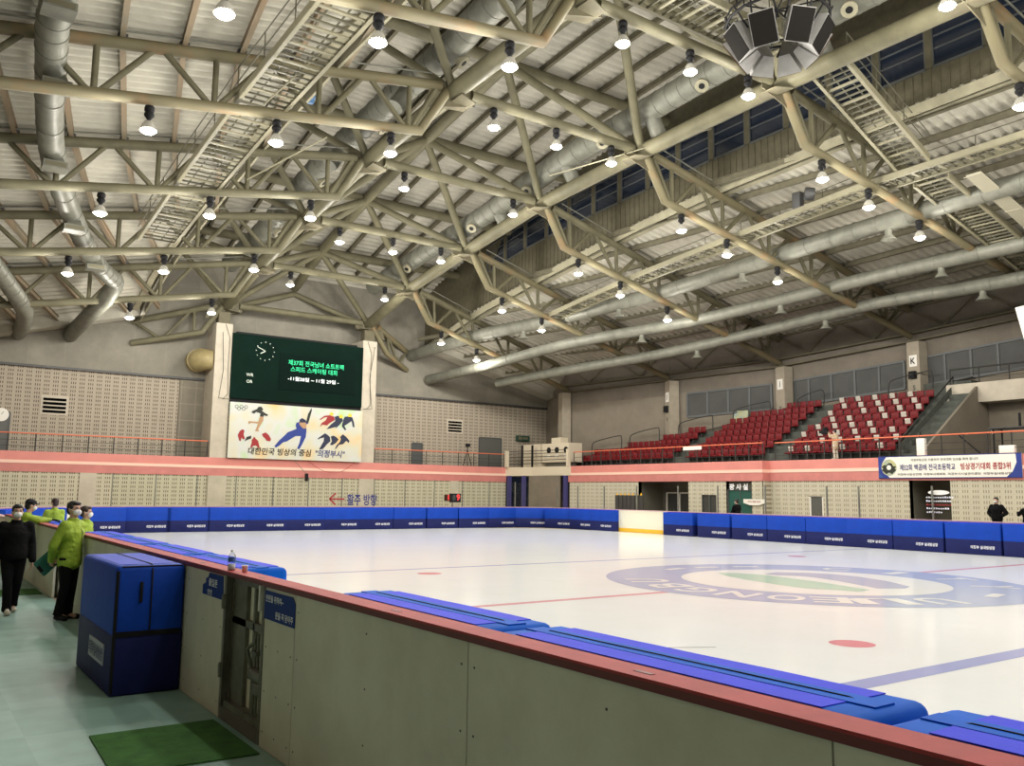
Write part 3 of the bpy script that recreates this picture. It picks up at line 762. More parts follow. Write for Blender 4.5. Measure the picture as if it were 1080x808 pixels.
# ------------------------------------------------------------------ loudspeaker cluster
SPC = Vector((23.0,17.25,17.1)); t = thing('speaker_cluster', 'ring of white and black loudspeakers hanging from the roof at top right', 'loudspeaker', tuple(SPC)); O = tuple(SPC)
mb = MB(); ring = [(SPC.x+1.7*math.cos(a*PI/8), SPC.y+1.7*math.sin(a*PI/8), SPC.z+.75) for a in range(17)]
mb.tube(ring, .05, 8); mb.tube([(x, y, z+.25) for x, y, z in ring], .035, 8)
for a in range(0, 16, 2): mb.tube([ring[a], (SPC.x, SPC.y, SPC.z+1.2)], .03, 6)
for a in range(0, 16, 4): mb.tube([ring[a], (ring[a][0], ring[a][1], 19.6)], .025, 6)
mb.build('hanging_ring', 'black', t, O)
for i in range(8):
    a = i*PI/4 + .35; d = Vector((math.cos(a), math.sin(a), -.62)).normalized(); s = Vector((-math.sin(a), math.cos(a), 0)); u = s.cross(d).normalized()
    if u.z < 0: u = -u
    c0 = SPC + Vector((math.cos(a)*1.18, math.sin(a)*1.18, .05)); hw, hh, dp = .42, .54, .36
    f = [c0 + d*dp + s*x*hw + u*y*hh for x, y in ((-1,-1),(1,-1),(1,1),(-1,1))]; bk = [c0 - d*dp + s*x*hw*.45 + u*y*hh*.8 for x, y in ((-1,-1),(1,-1),(1,1),(-1,1))]
    mb = MB(); mb.add(f+bk, [(0,1,2,3),(7,6,5,4),(0,4,5,1),(1,5,6,2),(2,6,7,3),(3,7,4,0)])
    cab = mb.build('speaker_cabinet', 'speaker_w', t, O)
    g = MB(); e = [c0 + d*(dp+.03) + s*x*hw*.94 + u*y*hh*.95 for x, y in ((-1,-1),(1,-1),(1,1),(-1,1))]; g.slab(e, -d*.02)
    q = g.build('grille', 'speaker_b' if i in (0, 1, 7, 2) else 'speaker_k', cab, O); q.location = (0,0,0)
    g = MB(); g.beam(c0 + u*hh*.3 - s*hw, c0 + u*1.05 - s*hw*.8, .06, .04); g.build('bracket', 'black', cab, O); g = MB(); g.beam(c0 + u*hh*.3 + s*hw, c0 + u*1.05 + s*hw*.8, .06, .04); q = g.build('bracket', 'black', cab, O); q.location = (0,0,0)

# ------------------------------------------------------------------ setting: walls
YE = 54.9; YU = 56.9; ZB, ZT = 2.83, 3.96
def wallbox(name, x0, x1, y0, y1, z0, z1, m, parent=None):
    o = MB().box(x0, x1, y0, y1, z0, z1).build(name, m, parent)
    return struct(o) if parent is None else o
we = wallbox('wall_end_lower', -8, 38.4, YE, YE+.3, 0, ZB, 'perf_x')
wallbox('pilaster', 8.6, 9.5, YE-.06, YE, 0, ZB, 'conc', we); wallbox('pilaster', 33.4, 34.1, YE-.06, YE, 0, ZB, 'conc', we)
wallbox('pilaster', 15.8, 16.95, YE-.12, YE, 0, ZB, 'conc', we); wallbox('pilaster', 26.0, 27.1, YE-.12, YE, 0, ZB, 'conc', we)
def band_wall(name, pts_fn):
    mb = MB(); pts_fn(mb); return struct(mb.build(name, ['pink', 'pink_l', 'pink_d', 'tread']))
def eb(mb):
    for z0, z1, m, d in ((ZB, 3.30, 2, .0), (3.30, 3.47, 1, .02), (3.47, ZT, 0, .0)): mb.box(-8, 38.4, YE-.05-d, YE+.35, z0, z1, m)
    mb.box(-8, 38.4, YE+.35, YU, 3.80, ZT, 3)
we_band = band_wall('wall_end_parapet', eb)
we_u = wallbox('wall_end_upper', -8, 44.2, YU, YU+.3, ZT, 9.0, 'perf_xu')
wallbox('lattice_screen', 14.3, 15.85, YU-.1, YU, ZT, 8.9, 'grid', we_u)
wg = wallbox('wall_end_gable', -9.5, 46, YU-.12, YU+.3, 9.0, 23.5, 'grey_end')
wallbox('ledge_and_shadow', -9.5, 44.2, YU-.22, YU-.1, 8.93, 9.06, 'dark', wg)  # projecting ledge, coloured dark to paint in the shadow line beneath it

# lower side wall under the stand (openings are left out of the slabs)
def slabs(name, x0, x1, spans, m):
    mb = MB()
    for y0, y1, z0, z1 in spans: mb.box(x0, x1, y0, y1, z0, z1)
    return struct(mb.build(name, m))
XF, XF2 = 39.9, 39.35
slabs('wall_right_lower', XF2, XF2+.3, [(31.3,32.1,0,ZB),(33.95,34.7,0,ZB),(34.7,35.85,0,.9),(34.7,35.85,2.03,ZB),(35.85,36.9,0,ZB),(41.25,48.3,0,ZB)], 'perf_y')
slabs('wall_right_return', XF2, XF+.3, [(31.22,31.36,0,ZB)], 'perf_y')
slabs('wall_right_lower', XF, XF+.3, [(-30,21.1,0,ZB),(23.1,27.9,0,ZB),(27.9,28.8,0,0.02),(27.9,28.8,2.05,ZB),(28.8,31.3,0,ZB)], 'perf_y')
def fb(mb):
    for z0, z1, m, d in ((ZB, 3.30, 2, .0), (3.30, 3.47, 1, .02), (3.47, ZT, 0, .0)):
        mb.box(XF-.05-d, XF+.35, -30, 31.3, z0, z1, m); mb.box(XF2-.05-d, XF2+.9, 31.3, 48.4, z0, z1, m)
    mb.box(XF+.35, 41.0, -30, 31.3, 3.80, ZT, 3); mb.box(XF2+.9, 41.0, 31.3, 52, 3.80, ZT, 3)
band_wall('wall_right_parapet', fb)
# recesses and doors in the lower side wall
def recess(y0, y1, depth, x, m='void'):
    mb = MB(); x1 = x+depth
    mb.add([(x,y0,0),(x1,y0,0),(x1,y0,ZB),(x,y0,ZB)],[(0,1,2,3)]); mb.add([(x,y1,0),(x1,y1,0),(x1,y1,ZB),(x,y1,ZB)],[(3,2,1,0)])
    mb.add([(x1,y0,0),(x1,y1,0),(x1,y1,ZB),(x1,y0,ZB)],[(0,1,2,3)]); mb.add([(x,y0,ZB),(x1,y0,ZB),(x1,y1,ZB),(x,y1,ZB)],[(0,1,2,3)])
    return mb
struct(recess(36.9,41.25,2.2,XF2).build('wall_right_recess','void')); struct(recess(21.1,23.1,2.0,XF).build('wall_right_recess','void'))
struct(recess(32.1,33.95,.25,XF2).build('wall_right_recess','void'))
dn = 0
def door(x, y0, y1, z1, m, frame='frame_dk', handle='duct', split=True, z0=0.):
    global dn; dn += 1
    d = struct(MB().box(x, x+.06, y0, y1, z0, z1).build('door_%d' % dn, m))
    g = MB(); 
    for yy in (y0, y1): g.box(x-.05, x+.08, yy-.05, yy+.05, z0, z1+.05)
    g.box(x-.05, x+.08, y0, y1, z1, z1+.08)
    if split: g.box(x-.02, x, (y0+y1)/2-.02, (y0+y1)/2+.02, z0, z1)
    g.build('door_frame', frame, d)
    for yy in ((y0+y1)/2-.15, (y0+y1)/2+.15):
        MB().tube([(x-.06,yy,.9+z0),(x-.06,yy,1.15+z0)],.015,6).build('door_handle', handle, d)
    return d
door(XF2+.12, 32.15, 33.9, 2.3, 'door_green')
for y0,y1 in ((38.6,39.6),(39.75,40.75)): door(XF2+2.1, y0, y1, 2.1, 'win', 'wh', split=False)
door(XF+.1, 27.95, 28.75, 2.0, 'door_grey', 'wh', split=False)
w = struct(MB().box(XF2+.1,XF2+.14,34.7,35.85,.9,2.03).build('window_%d' % (wn+1), 'win')); 
g = MB(); 
for yy in (34.7,35.28,35.85): g.box(XF2+.02,XF2+.1,yy-.04,yy+.04,.9,2.03)
g.build('window_frame','frame_dk',w)
for i in range(12):
    pass
mb = MB(); mb.box(XF2+.2,XF2+.24,41.0,42.9,0,1.5)
t = thing('folding_gate','dark folding gate with yellow tips in front of the slotted wall','gate',(XF2-.2,41.9,0)); O=(XF2-.2,41.9,0)
for i in range(7):
    y = 40.6+i*.38; MB().box(XF2-.25,XF2-.2,y,y+.33,.05,1.95).build('gate_slat','dark',t,O)
    MB().add([(XF2-.25,y+.08,1.95),(XF2-.2,y+.08,1.95),(XF2-.2,y+.25,1.95),(XF2-.25,y+.25,1.95),(XF2-.22,y+.16,2.12)],[(0,1,4),(1,2,4),(2,3,4),(3,0,4)]).build('gate_tip','kick',t,O)
# upper stand wall: bays stepping out with the plan
WP = [(43.9,57.0,10.6),(41.9,51.65,10.1),(44.4,43.35,10.4),(47.4,36.1,10.85),(49.1,27.9,11.6),(50.3,20.0,12.4),(50.6,12.4,12.7),(50.3,4.8,12.4),(47,-12,10.8),(40,-30,9.5)]
def bay(i):
    a, b = Vector(WP[i]), Vector(WP[i+1]); return a, b
wr = MB()
for i in range(len(WP)-1):
    a, b = bay(i); 
    zt0, zt1 = a.z, b.z
    zp0, zp1 = a.z-1.3, b.z-1.4
    if i == 0: zp0, zp1 = a.z-.3, b.z-1.3
    wr.add([(a.x,a.y,0),(b.x,b.y,0),(b.x,b.y,zp1),(a.x,a.y,zp0)],[(0,1,2,3)],0)
    wr.add([(a.x,a.y,zp0),(b.x,b.y,zp1),(b.x,b.y,zt1+4),(a.x,a.y,zt0+4)],[(0,1,2,3)],1)
struct(wr.build('wall_right_upper', ['conc_far','conc_far_top']))
n0 = wn+1
for i in range(1, 6):
    a, b = Vector(WP[i]), Vector(WP[i+1]); d = (b-a); d2 = Vector((d.x,d.y,0)).normalized(); nrm = Vector((-abs(d2.y), d2.x if d2.y<0 else -d2.x, 0)).normalized()
    if nrm.x > 0: nrm = -nrm
    # eave beam in two flanges and its lattice bracing
    t = thing('eave_lattice', 'eave beam with zigzag bracing above the stand wall, %s bay from the far corner' % ordn(i), 'eave beam', tuple(a))
    O = tuple(a)
    mb = MB(); p, q = a + nrm*.25, b + nrm*.25
    mb.beam(p + Vector((0,0,.15)), q + Vector((0,0,.15)), .30, .10); mb.beam(p - Vector((0,0,.33)), q - Vector((0,0,.33)), .30, .08); mb.build('eave_beam','steel_dk',t,O)
    for j in range(2):
        r0 = p.lerp(q, j/2) + Vector((0,0,.2)); r1 = p.lerp(q, (j+.5)/2)+Vector((0,0,.2)); r2 = p.lerp(q, (j+1)/2)+Vector((0,0,.2)); H = Vector((0,0,1.55))
        MB().beam(r0+H, r1, .08, .08).build('brace','steel_dk',t,O); MB().beam(r1, r2+H, .08, .08).build('brace','steel_dk',t,O)
    MB().tube([p+Vector((0,0,1.75)), q+Vector((0,0,1.75))], .09, 8).build('top_rail','steel_dk',t,O)
    # column
    letter = {1:'H',2:'I',3:'J',4:'K',5:'L'}[i]
    if True:
        c0 = Vector((a.x, a.y, 0)) + nrm*.30 - Vector((d2.x,d2.y,0))*(-.5 if i > 1 else 0)
        t = thing('wall_column', 'cream column on the stand wall marked with the letter %s' % letter if i in (2,3,4) else ('plain cream column nearest the far corner of the stand wall' if i == 1 else 'cream column of the stand wall beyond the frame'), 'column', (c0.x, c0.y, 0)); O=(c0.x,c0.y,0)
        MB().obox(c0 + Vector((0,0,(a.z-.4)/2)), nrm*.35, Vector((-nrm.y,nrm.x,0))*.42, Vector((0,0,(a.z-.4)/2))).build('shaft','column',t,O)
        rdir = Vector((nrm.y,-nrm.x,0)); 
        if rdir.y > 0: rdir = -rdir
        f = c0 + nrm*.36
        if i in (2,3,4):
            zz = a.z-1.55
            MB().obox(f + Vector((0,0,zz)), nrm*.01, rdir*.26, Vector((0,0,.34))).build('letter_plate','wh',t,O)
            tb = MB(); put_text(tb, letter, f + nrm*.02 + Vector((0,0,zz)), rdir, UP, h=.36, bold=.02); tb.build('letter','black',t,O)
            tb = MB(); put_text(tb, {2:'9',3:'7',4:'5'}[i], f + nrm*.02 + Vector((0,0,zz-1.6)), rdir, UP, h=.28, bold=.01); tb.build('number','dark',t,O)
            if i != 3: MB().obox(f + nrm*.1 + Vector((0,0,zz-.85)), nrm*.12, rdir*.2, Vector((0,0,.22))).build('wall_speaker','black',t,O)
    # row of shaded windows
    if i >= 2:
        wn += 1
        q0, q1 = (.18,.93) if i == 2 else (.06,.95)
        za, zb = a.z-3.0, b.z-3.0
        p, q = a.lerp(b, q0) + nrm*.04, a.lerp(b, q1) + nrm*.04
        s0 = lerp(a.z,b.z,q0)-1.4; s1 = lerp(a.z,b.z,q1)-1.4; hgt = 1.65
        w = struct(MB().poly([(p.x,p.y,s0-hgt),(q.x,q.y,s1-hgt),(q.x,q.y,s1),(p.x,p.y,s0)]).build('window_%d' % wn, 'win'))
        g = MB()
        g.beam((p.x,p.y,s0),(q.x,q.y,s1),.14,.12); g.beam((p.x,p.y,s0-hgt),(q.x,q.y,s1-hgt),.16,.14)
        for j in range(6 if i > 2 else 5):
            r = p.lerp(q, j/(5. if i > 2 else 4.)); zz = lerp(s0,s1,j/(5. if i > 2 else 4.)); g.obox(Vector((r.x,r.y,zz-hgt/2)), nrm*.06, Vector((d2.x,d2.y,0))*.06, Vector((0,0,hgt/2)))
        g.build('window_frame','frame_dk',w)
# left and near walls, closing the hall
mb = MB(); LP = [(-8,-30)] + [(e[0]-.4, e[1]) for e in LE[:9]] + [(2.5,57.2)]
for a, b in zip(LP[:-1], LP[1:]): mb.add([(a[0],a[1],0),(b[0],b[1],0),(b[0],b[1],20),(a[0],a[1],20)],[(3,2,1,0)])
struct(mb.build('wall_left','conc_far')); struct(MB().box(-10,52,-30.3,-30,0,23).build('wall_near','conc_far'))
struct(MB().box(-12,56,-31,58,-.3,-.012).build('floor','floor'))

# scoreboard pillars
for x0, x1, lab in ((15.82,16.85,'tall cream pillar left of the scoreboard'),(26.0,27.08,'tall cream pillar right of the scoreboard')):
    t = thing('scoreboard_pillar', lab, 'pillar', ((x0+x1)/2, 55.4, ZT)); O=((x0+x1)/2,55.4,ZT)
    MB().box(x0,x1,54.85,57.0,ZT,12.5).build('shaft','conc',t,O)
    MB().box(x0+.15,x1-.15,55.0,55.6,12.5,13.3).build('steel_head','steel_dk',t,O)
    zx = x1-.2 if x0 < 20 else x0+.6
    MB().tube([(zx-.25,54.83,12.45),(zx+.05,54.82,11.6),(zx+.02,54.82,9.5),(zx+.1,54.82,8.0),(zx-.2,54.82,7.65)],.02,5).build('hanging_cable','rod',t,O)

# ------------------------------------------------------------------ scoreboard
t = thing('scoreboard', 'big dark green electronic scoreboard with clock dial and lit green Korean text', 'scoreboard', (21.4,55.2,7.7)); O=(21.4,55.2,7.7)
MB().box(16.86,25.98,54.75,55.5,7.75,11.95).build('cabinet','tv_green',t,O)
MB().box(20.0,25.4,54.72,54.75,8.55,10.95).build('screen','tv_panel',t,O)
MB().box(16.86,25.98,54.9,55.5,7.45,7.75).build('lower_frame','black',t,O)
MB().box(17.2,25.6,54.95,55.3,11.95,12.1).build('upper_frame','black',t,O)
d = MB()
for i in range(12):
    a = PI/2 - i*PI/6; d.box(18.99+.60*math.cos(a)-.026,18.99+.60*math.cos(a)+.026,54.70,54.72,10.96+.60*math.sin(a)-.026,10.96+.60*math.sin(a)+.026)
d.beam((18.99,54.69,10.96),(18.46,54.69,11.20),.04,.04); d.beam((18.99,54.69,10.96),(18.68,54.69,10.78),.04,.055); d.build('clock_dial','dial',t,O)
x = MB(); put_text(x,'제37회 전국남녀 쇼트트랙',(22.55,54.70,10.40),RX,UP,w=3.95,h=.36,bold=.012); x.build('green_text','led_g',t,O); x = MB(); put_text(x,'스피드 스케이팅 대회',(22.4,54.70,9.97),RX,UP,w=3.3,h=.36,bold=.012); x.build('green_text','led_g',t,O)
x = MB(); put_text(x,'-11월28일 ~ 11월 29일 -',(22.4,54.70,9.33),RX,UP,w=3.6,h=.27,bold=.015); x.build('white_text','led_w',t,O)
x = MB(); put_text(x,'WR',(18.05,54.70,9.33),RX,UP,h=.2); x.build('small_text','dial',t,O); x = MB(); put_text(x,'OR',(18.05,54.70,8.9),RX,UP,h=.2); x.build('small_text','dial',t,O)
t = thing('safety_net','green mesh net strip edging the scoreboard','net',(21.4,54.7,7.6))
mb = MB(); mb.tube([(16.2,54.7,11.9),(16.35,54.7,9.5),(16.15,54.7,7.7),(16.9,54.7,7.65)],.02,5); mb.tube([(26.85,54.7,12.1),(26.5,54.7,9.8),(26.75,54.7,7.7),(26.1,54.7,7.65)],.02,5)
mb.build('cord','tread',t,(21.4,54.7,7.6))

# ------------------------------------------------------------------ mural sign
t = thing('mural_sign','long painted sign of skaters with Korean lettering below the scoreboard','sign',(21.4,54.8,ZT)); O=(21.4,54.8,ZT)
MB().box(16.87,26.02,54.6,54.75,3.97,7.5).build('board','mural',t,O)
def fig(name, col, pts, y=54.585):
    n = len(pts); MB().slab([(p[0], y, p[1]) for p in pts], (0,.012,0)).build(name, col, t, O)
fig('figure_skater_dress','skdark',[(18.255,6.964),(18.376,7.034),(18.591,7.141),(18.678,7.285),(18.866,7.316),(19.002,7.138),(18.912,7.05),(19.109,6.926),(19.357,6.804),(19.246,6.722),(19.053,6.766),(19.027,6.658),(18.803,6.688),(18.825,6.876),(18.538,6.951),(18.431,6.832),(18.278,6.872)],54.58)
fig('figure_skater_legs','skskin',[(18.803,6.688),(19.045,6.672),(19.039,6.421),(18.865,6.1),(18.733,5.844),(18.802,5.712),(18.538,5.71),(18.593,5.868),(18.702,6.203),(18.261,6.239),(18.092,6.131),(18.081,6.334),(18.708,6.327)])
fig('hockey_player','skred',[(17.695,5.789),(17.852,5.736),(17.817,5.458),(17.912,5.187),(17.79,5.15),(17.692,5.268),(17.643,5.021),(17.548,5.078),(17.439,5.409),(17.548,5.659)])
fig('hockey_player','skdark',[(17.998,5.313),(18.303,5.42),(18.313,5.236),(18.069,5.132),(17.889,5.032),(17.972,5.22)])
fig('hockey_player','skred',[(18.481,5.367),(18.626,5.22),(18.77,5.103),(18.849,4.797),(18.908,4.627),(18.793,4.659),(18.648,4.801),(18.462,4.769),(18.375,4.642),(18.279,4.681),(18.358,4.961),(18.349,5.145),(18.437,5.242)])
fig('hockey_player','skred',[(18.988,5.547),(19.235,5.672),(19.447,5.508),(19.606,5.266),(19.569,5.108),(19.326,5.128),(19.223,5.279),(19.092,5.366)])
fig('speed_skater','skblue',[(22.267,7.453),(22.302,7.293),(22.084,6.409),(21.939,6.323),(21.961,6.145),(21.986,5.89),(21.956,5.504),(21.773,5.112),(21.651,4.852),(21.526,4.669),(21.398,4.715),(21.54,5.102),(21.619,5.551),(21.254,5.534),(20.934,5.328),(20.679,5.158),(20.422,5.084),(20.173,4.853),(19.954,4.719),(19.853,4.809),(20.157,5.198),(20.467,5.495),(20.716,5.76),(20.974,5.869),(21.298,6.013),(21.222,6.232),(21.279,6.426),(21.477,6.47),(21.469,6.629),(21.665,6.737),(21.905,6.623),(21.945,6.497),(22.055,7.051)])
fig('speed_skater_arm','skdark',[(22.267,7.453),(22.302,7.293),(22.084,6.409),(21.93,6.5),(22.055,7.051)],54.575)
fig('speed_skater_shoulder','skskin',[(21.445,6.436),(21.878,6.493),(21.987,6.307),(21.93,6.079),(21.764,6.038),(21.486,6.279)],54.575)
fig('speed_skater_hood','sknavy',[(21.472,6.566),(21.631,6.748),(21.872,6.621),(21.913,6.463),(21.478,6.438)],54.57)
fig('racer_in_red','skred',[(22.853,6.712),(23.22,6.995),(23.599,7.051),(23.917,6.973),(23.962,6.746),(23.621,6.529),(23.42,6.355),(23.108,6.389),(22.908,6.229),(23.034,6.496),(23.303,6.674),(23.431,6.91),(23.225,6.878),(22.956,6.705)])
fig('racer_in_navy','sknavy',[(23.952,6.975),(24.195,7.056),(24.483,6.942),(24.561,6.748),(24.36,6.473),(24.021,6.159),(24.086,6.294),(23.809,6.213),(23.397,6.093),(23.695,6.436),(23.999,6.682)])
fig('racer_in_navy','sknavy',[(24.692,7.021),(25.048,7.076),(25.252,6.989),(25.387,6.664),(25.436,6.335),(25.306,6.361),(25.204,6.753),(24.995,6.608),(24.682,6.392),(24.835,6.137),(24.73,6.098),(24.507,6.35),(24.503,6.448),(24.594,6.816)])
for p in ([(23.56,7.147),(23.695,7.273),(23.852,7.198),(23.83,7.046),(23.599,7.051)],[(24.267,7.027),(24.389,7.16),(24.549,7.065),(24.527,6.905),(24.307,6.898)],[(24.901,7.153),(25.054,7.275),(25.201,7.198),(25.193,7.038),(24.942,7.023)]): fig('helmet','yellow',p,54.575)
for p in ([(22.806,5.448),(23.071,5.655),(23.305,5.815),(23.482,5.72),(23.661,5.586),(23.708,5.295),(23.474,5.09),(23.343,4.923),(23.178,4.755),(22.92,4.712),(23.097,5.042),(23.225,5.274),(23.248,5.534),(22.942,5.455),(22.843,5.366)],[(23.729,5.622),(23.9,5.695),(24.114,5.608),(24.296,5.453),(24.13,5.217),(23.858,5.042),(23.683,5.067),(23.812,5.3)],[(24.395,5.621),(24.599,5.815),(24.855,5.644),(25.1,5.391),(25.049,5.244),(24.865,5.381),(24.627,5.14),(24.346,5.095),(24.147,4.826),(24.044,4.77),(24.172,5.055),(24.408,5.294),(24.471,5.494)]): fig('racer_in_black','sknavy',p)
x = MB(); put_text(x,'대한민국 빙상의 중심',(20.25,54.585,4.45),RX,UP,w=4.2,h=.46,bold=.018,shear=.12); x.build('lettering','black',t,O)
x = MB(); put_text(x,'"의정부시"',(23.72,54.585,4.45),RX,UP,w=2.1,h=.50,bold=.02,shear=.12); x.build('lettering','navytext',t,O)
x = MB()
for i in range(5):
    cx, cz = 17.28+i*.15, 7.22-(i%2)*.12; pts = [(cx+.1*math.cos(a*PI/8), 54.585, cz+.1*math.sin(a*PI/8)) for a in range(17)]; x.tube(pts, .012, 4, cap=False)
x.build('ring_emblem','skdark',t,O)

# louvres, doors, exit sign on the end wall
for x0,x1,z0,z1,lab in ((6.68,7.9,6.3,7.25,'four-slot black louvre high on the end wall at far left'),(34.3,35.5,6.6,7.5,'four-slot black louvre high on the end wall right of the scoreboard')):
    t = thing('wall_louvre',lab,'louvre',((x0+x1)/2,YU,z0)); O=((x0+x1)/2,YU,z0)
    MB().box(x0-.12,x1+.12,YU-.04,YU,z0-.1,z1+.1).build('frame','conc',t,O)
    for j in range(4):
        h=(z1-z0)/4; MB().box(x0,x1,YU-.07,YU-.04,z0+j*h+.02,z0+j*h+h*.72).build('slot','slot',t,O)
def edoor(x0,x1,z1,m,z0=ZT):
    global dn; dn += 1
    d = struct(MB().box(x0,x1,YU-.06,YU-.01,z0,z1).build('door_%d'%dn,m)); g=MB()
    for xx in (x0,x1): g.box(xx-.05,xx+.05,YU-.09,YU-.05,z0,z1)
    g.box(x0,x1,YU-.09,YU-.05,z1-.05,z1+.05); g.build('door_frame','frame_dk',d)
    MB().tube([((x0+x1)/2+.1,YU-.12,z0+.95),((x0+x1)/2+.1,YU-.12,z0+1.15)],.02,6).build('door_handle','duct',d)
edoor(37.15,39.25,6.3,'door_grey'); edoor(14.35,15.6,6.4,'black'); edoor(31.2,32.05,5.6,'frame_dk'); edoor(2.6,5.05,6.2,'door_grey')
t = thing('exit_sign','dark green exit sign box high on the wall beside the corner booth','sign',(41.2,YU-.3,6.2)); MB().box(-.62,.62,-.1,.1,0,.42).build('case','exitgreen',t)
g = MB(); g.box(-.5,-.15,-.11,-.1,.08,.34); g.box(-.05,.45,-.11,-.1,.12,.3); g.build('pictogram','duct_d',t)
t = thing('wall_clock','round pale clock hanging on the end wall at the left edge','clock',(4.62,YU-.15,6.05)); mb=MB(); mb.tube([(0,0,0),(0,.12,0)],.38,22); mb.build('dial','wh',t); MB().beam((0,-.01,0),(.1,-.01,.18),.02,.02).build('hands','black',t)
t = thing('camera_tripod','black camera tripod standing on the upper walkway left of the grey double doors','tripod',(35.3,55.6,ZT))
for a in (0,2.1,4.2): MB().tube([(0,0,1.25),(.38*math.cos(a),.38*math.sin(a),0)],.03,6).build('leg','black',t)
MB().tube([(0,0,1.1),(0,0,1.5)],.035,8).build('centre_column','black',t); MB().rbox(-.13,.13,-.2,.15,1.48,1.72,.03).build('camera','black',t)

# railings along the upper walkways
def railing(name,label,a,b,n,zb=ZT,h=1.0,orange=True,bars=2,group='walkway railings'):
    a,b=Vector(a),Vector(b); t=thing(name,label,'railing',tuple(a),0,group); O=tuple(a)
    up_=Vector((0,0,1)); MB().tube([a+up_*h,b+up_*h],.035,8).build('top_rail','orange' if orange else 'rail',t,O)
    for i in range(bars): MB().tube([a+up_*h*(.3+.32*i),b+up_*h*(.3+.32*i)],.012,6).build('mid_rail','rail',t,O)
    for i in range(n+1):
        p=a.lerp(b,i/n); MB().tube([p,p+up_*h],.034,6).build('baluster','rail',t,O)
railing('walkway_railing','orange-topped railing on the upper walkway left of the scoreboard',(2.2,54.95,ZT),(15.7,54.95,ZT),10)
railing('walkway_railing','orange-topped railing on the upper walkway between scoreboard and corner booth',(27.2,54.95,ZT),(38.2,54.95,ZT),8)
railing('walkway_railing','orange-topped railing in front of the far block of red seats',(39.5,48.0,ZT),(39.5,31.4,ZT),17)
railing('walkway_railing','orange-topped railing in front of the near block of red seats and above the banner',(40.05,31.0,ZT),(40.05,12.0,ZT),18)
t = thing('rail_notice','small white notice strip tied to the orange rail of the stand','notice',(39.42,36.6,4.85)); MB().box(-.02,0,-.75,.75,-.12,.1).build('card','wh',t)

# ------------------------------------------------------------------ corner booth
BO=(39.3,51.5,ZT)
t = thing('corner_balcony','cream balcony slab across the far corner with purple posts below and a barred rail','balcony',BO)
MB().slab([(38.3,54.95,3.3),(38.95,52.3,3.3),(39.25,48.1,3.3),(42,48.1,3.3),(42,56.6,3.3),(38.3,56.6,3.3)],(0,0,.66)).build('slab','booth',t,BO)
for i,(x,y) in enumerate([(38.4,54.4),(38.75,53.0),(39.25,48.6)]): MB().box(x-.1,x+.12,y-.1,y+.2,0,3.3).build('post','purple',t,BO)
MB().box(38.9,39.0,48.9,52.6,0,3.3).build('window_wall','conc_far',t,BO)
for x,y in ((38.25,54.6),(39.25,48.35)): MB().box(x-.1,x+.12,y-.12,y+.12,ZT,5.2).build('end_post','booth',t,BO)
for h in (.25,.5,.75,1.0,1.2): MB().tube([(38.35,54.4,ZT+h),(39.0,52.3,ZT+h),(39.3,48.5,ZT+h)],.025,6).build('rail_bar','rail',t,BO)
for p in ((38.7,53.2),(38.98,52.3)): MB().box(p[0]-.06,p[0]+.06,p[1]-.06,p[1]+.06,ZT,5.6).build('baluster','black',t,BO)
t = thing('control_booth','cream box with three round black ports facing the ice on the corner balcony','booth',(40.2,50.8,ZT)); O=(40.2,50.8,ZT)
MB().slab([(39.6,51.9,4.3),(39.75,48.9,4.3),(41.0,48.9,4.3),(41.0,51.9,4.3)],(0,0,1.4)).build('case','booth',t,O)
MB().box(39.45,40.9,52.1,54.2,ZT,5.7).build('side_case','booth',t,O); MB().box(40.1,40.8,50.3,51.4,5.7,6.15).build('roof_box','kick' if False else 'booth',t,O)
MB().box(39.9,40.7,49.2,51.7,ZT,4.3).build('plinth','void',t,O)
for i,y in enumerate((51.1,50.2,49.2)):
    xx=39.64+(51.9-y)*.05; MB().tube([(xx-.10,y,5.2),(xx+.1,y,5.2)],[.21,.23],16).build('port','black',t,O)
    MB().tube([(xx-.04,y+.05,4.85),(xx+.1,y+.05,4.8)],.2,16).build('port_ring','wh',t,O)

# ------------------------------------------------------------------ stands and seats
NR = 11; XR = lambda r: 41.2+.8*r; ZRT = lambda r: ZT+.06+.46*r
def wall_x(y):
    P = sorted([(w[1], w[0]) for w in WP]); return interp([p[0] for p in P],[p[1] for p in P],y)
mb = MB()
for r in range(NR):
    # tread clipped by the curving rear wall
    ys = [y*.5 for y in range(44, 105)]
    seg = [y for y in ys if wall_x(y) > XR(r)-.1]
    if seg: mb.box(XR(r)-.45, max(XR(r)+.36, XR(r)+.36), 24.3, seg[-1], ZT-.1 if r == 0 else ZRT(r)-.6, ZRT(r))
struct(mb.build('floor_stand', 'tread'))
seat0 = thing('stadium_seat','', 'seat', (0,0,0), 0, 'red seats of the stand')
mb = MB(); mb.rbox(-.22,.20,-.235,.235,.36,.44,.035); mb.build('seat_pan','seat',seat0)
mb = MB(); mb.rbox(.15,.23,-.235,.235,.42,.80,.035); mb.build('backrest','seat',seat0)
MB().box(-.02,.14,-.05,.05,0,.37).build('pedestal','rail',seat0)
sheet0 = thing('paper_sheet','', 'notice', (0,0,0), 0, 'paper notices on the seats')
MB().obox((-.0,0,0),(.006,0,.03),(0,.15,0),(-.03,0,.11)).build('sheet','paper',sheet0)
def row_blocks(r):
    # aisles run up the slope: one between I and J, one beside the near block
    return [('far', 40.1, 49.8), ('middle', 32.7, 39.1), ('near', 24.55+.13*r, 31.6)]
ns = 0; firsts = True; fsheet = True
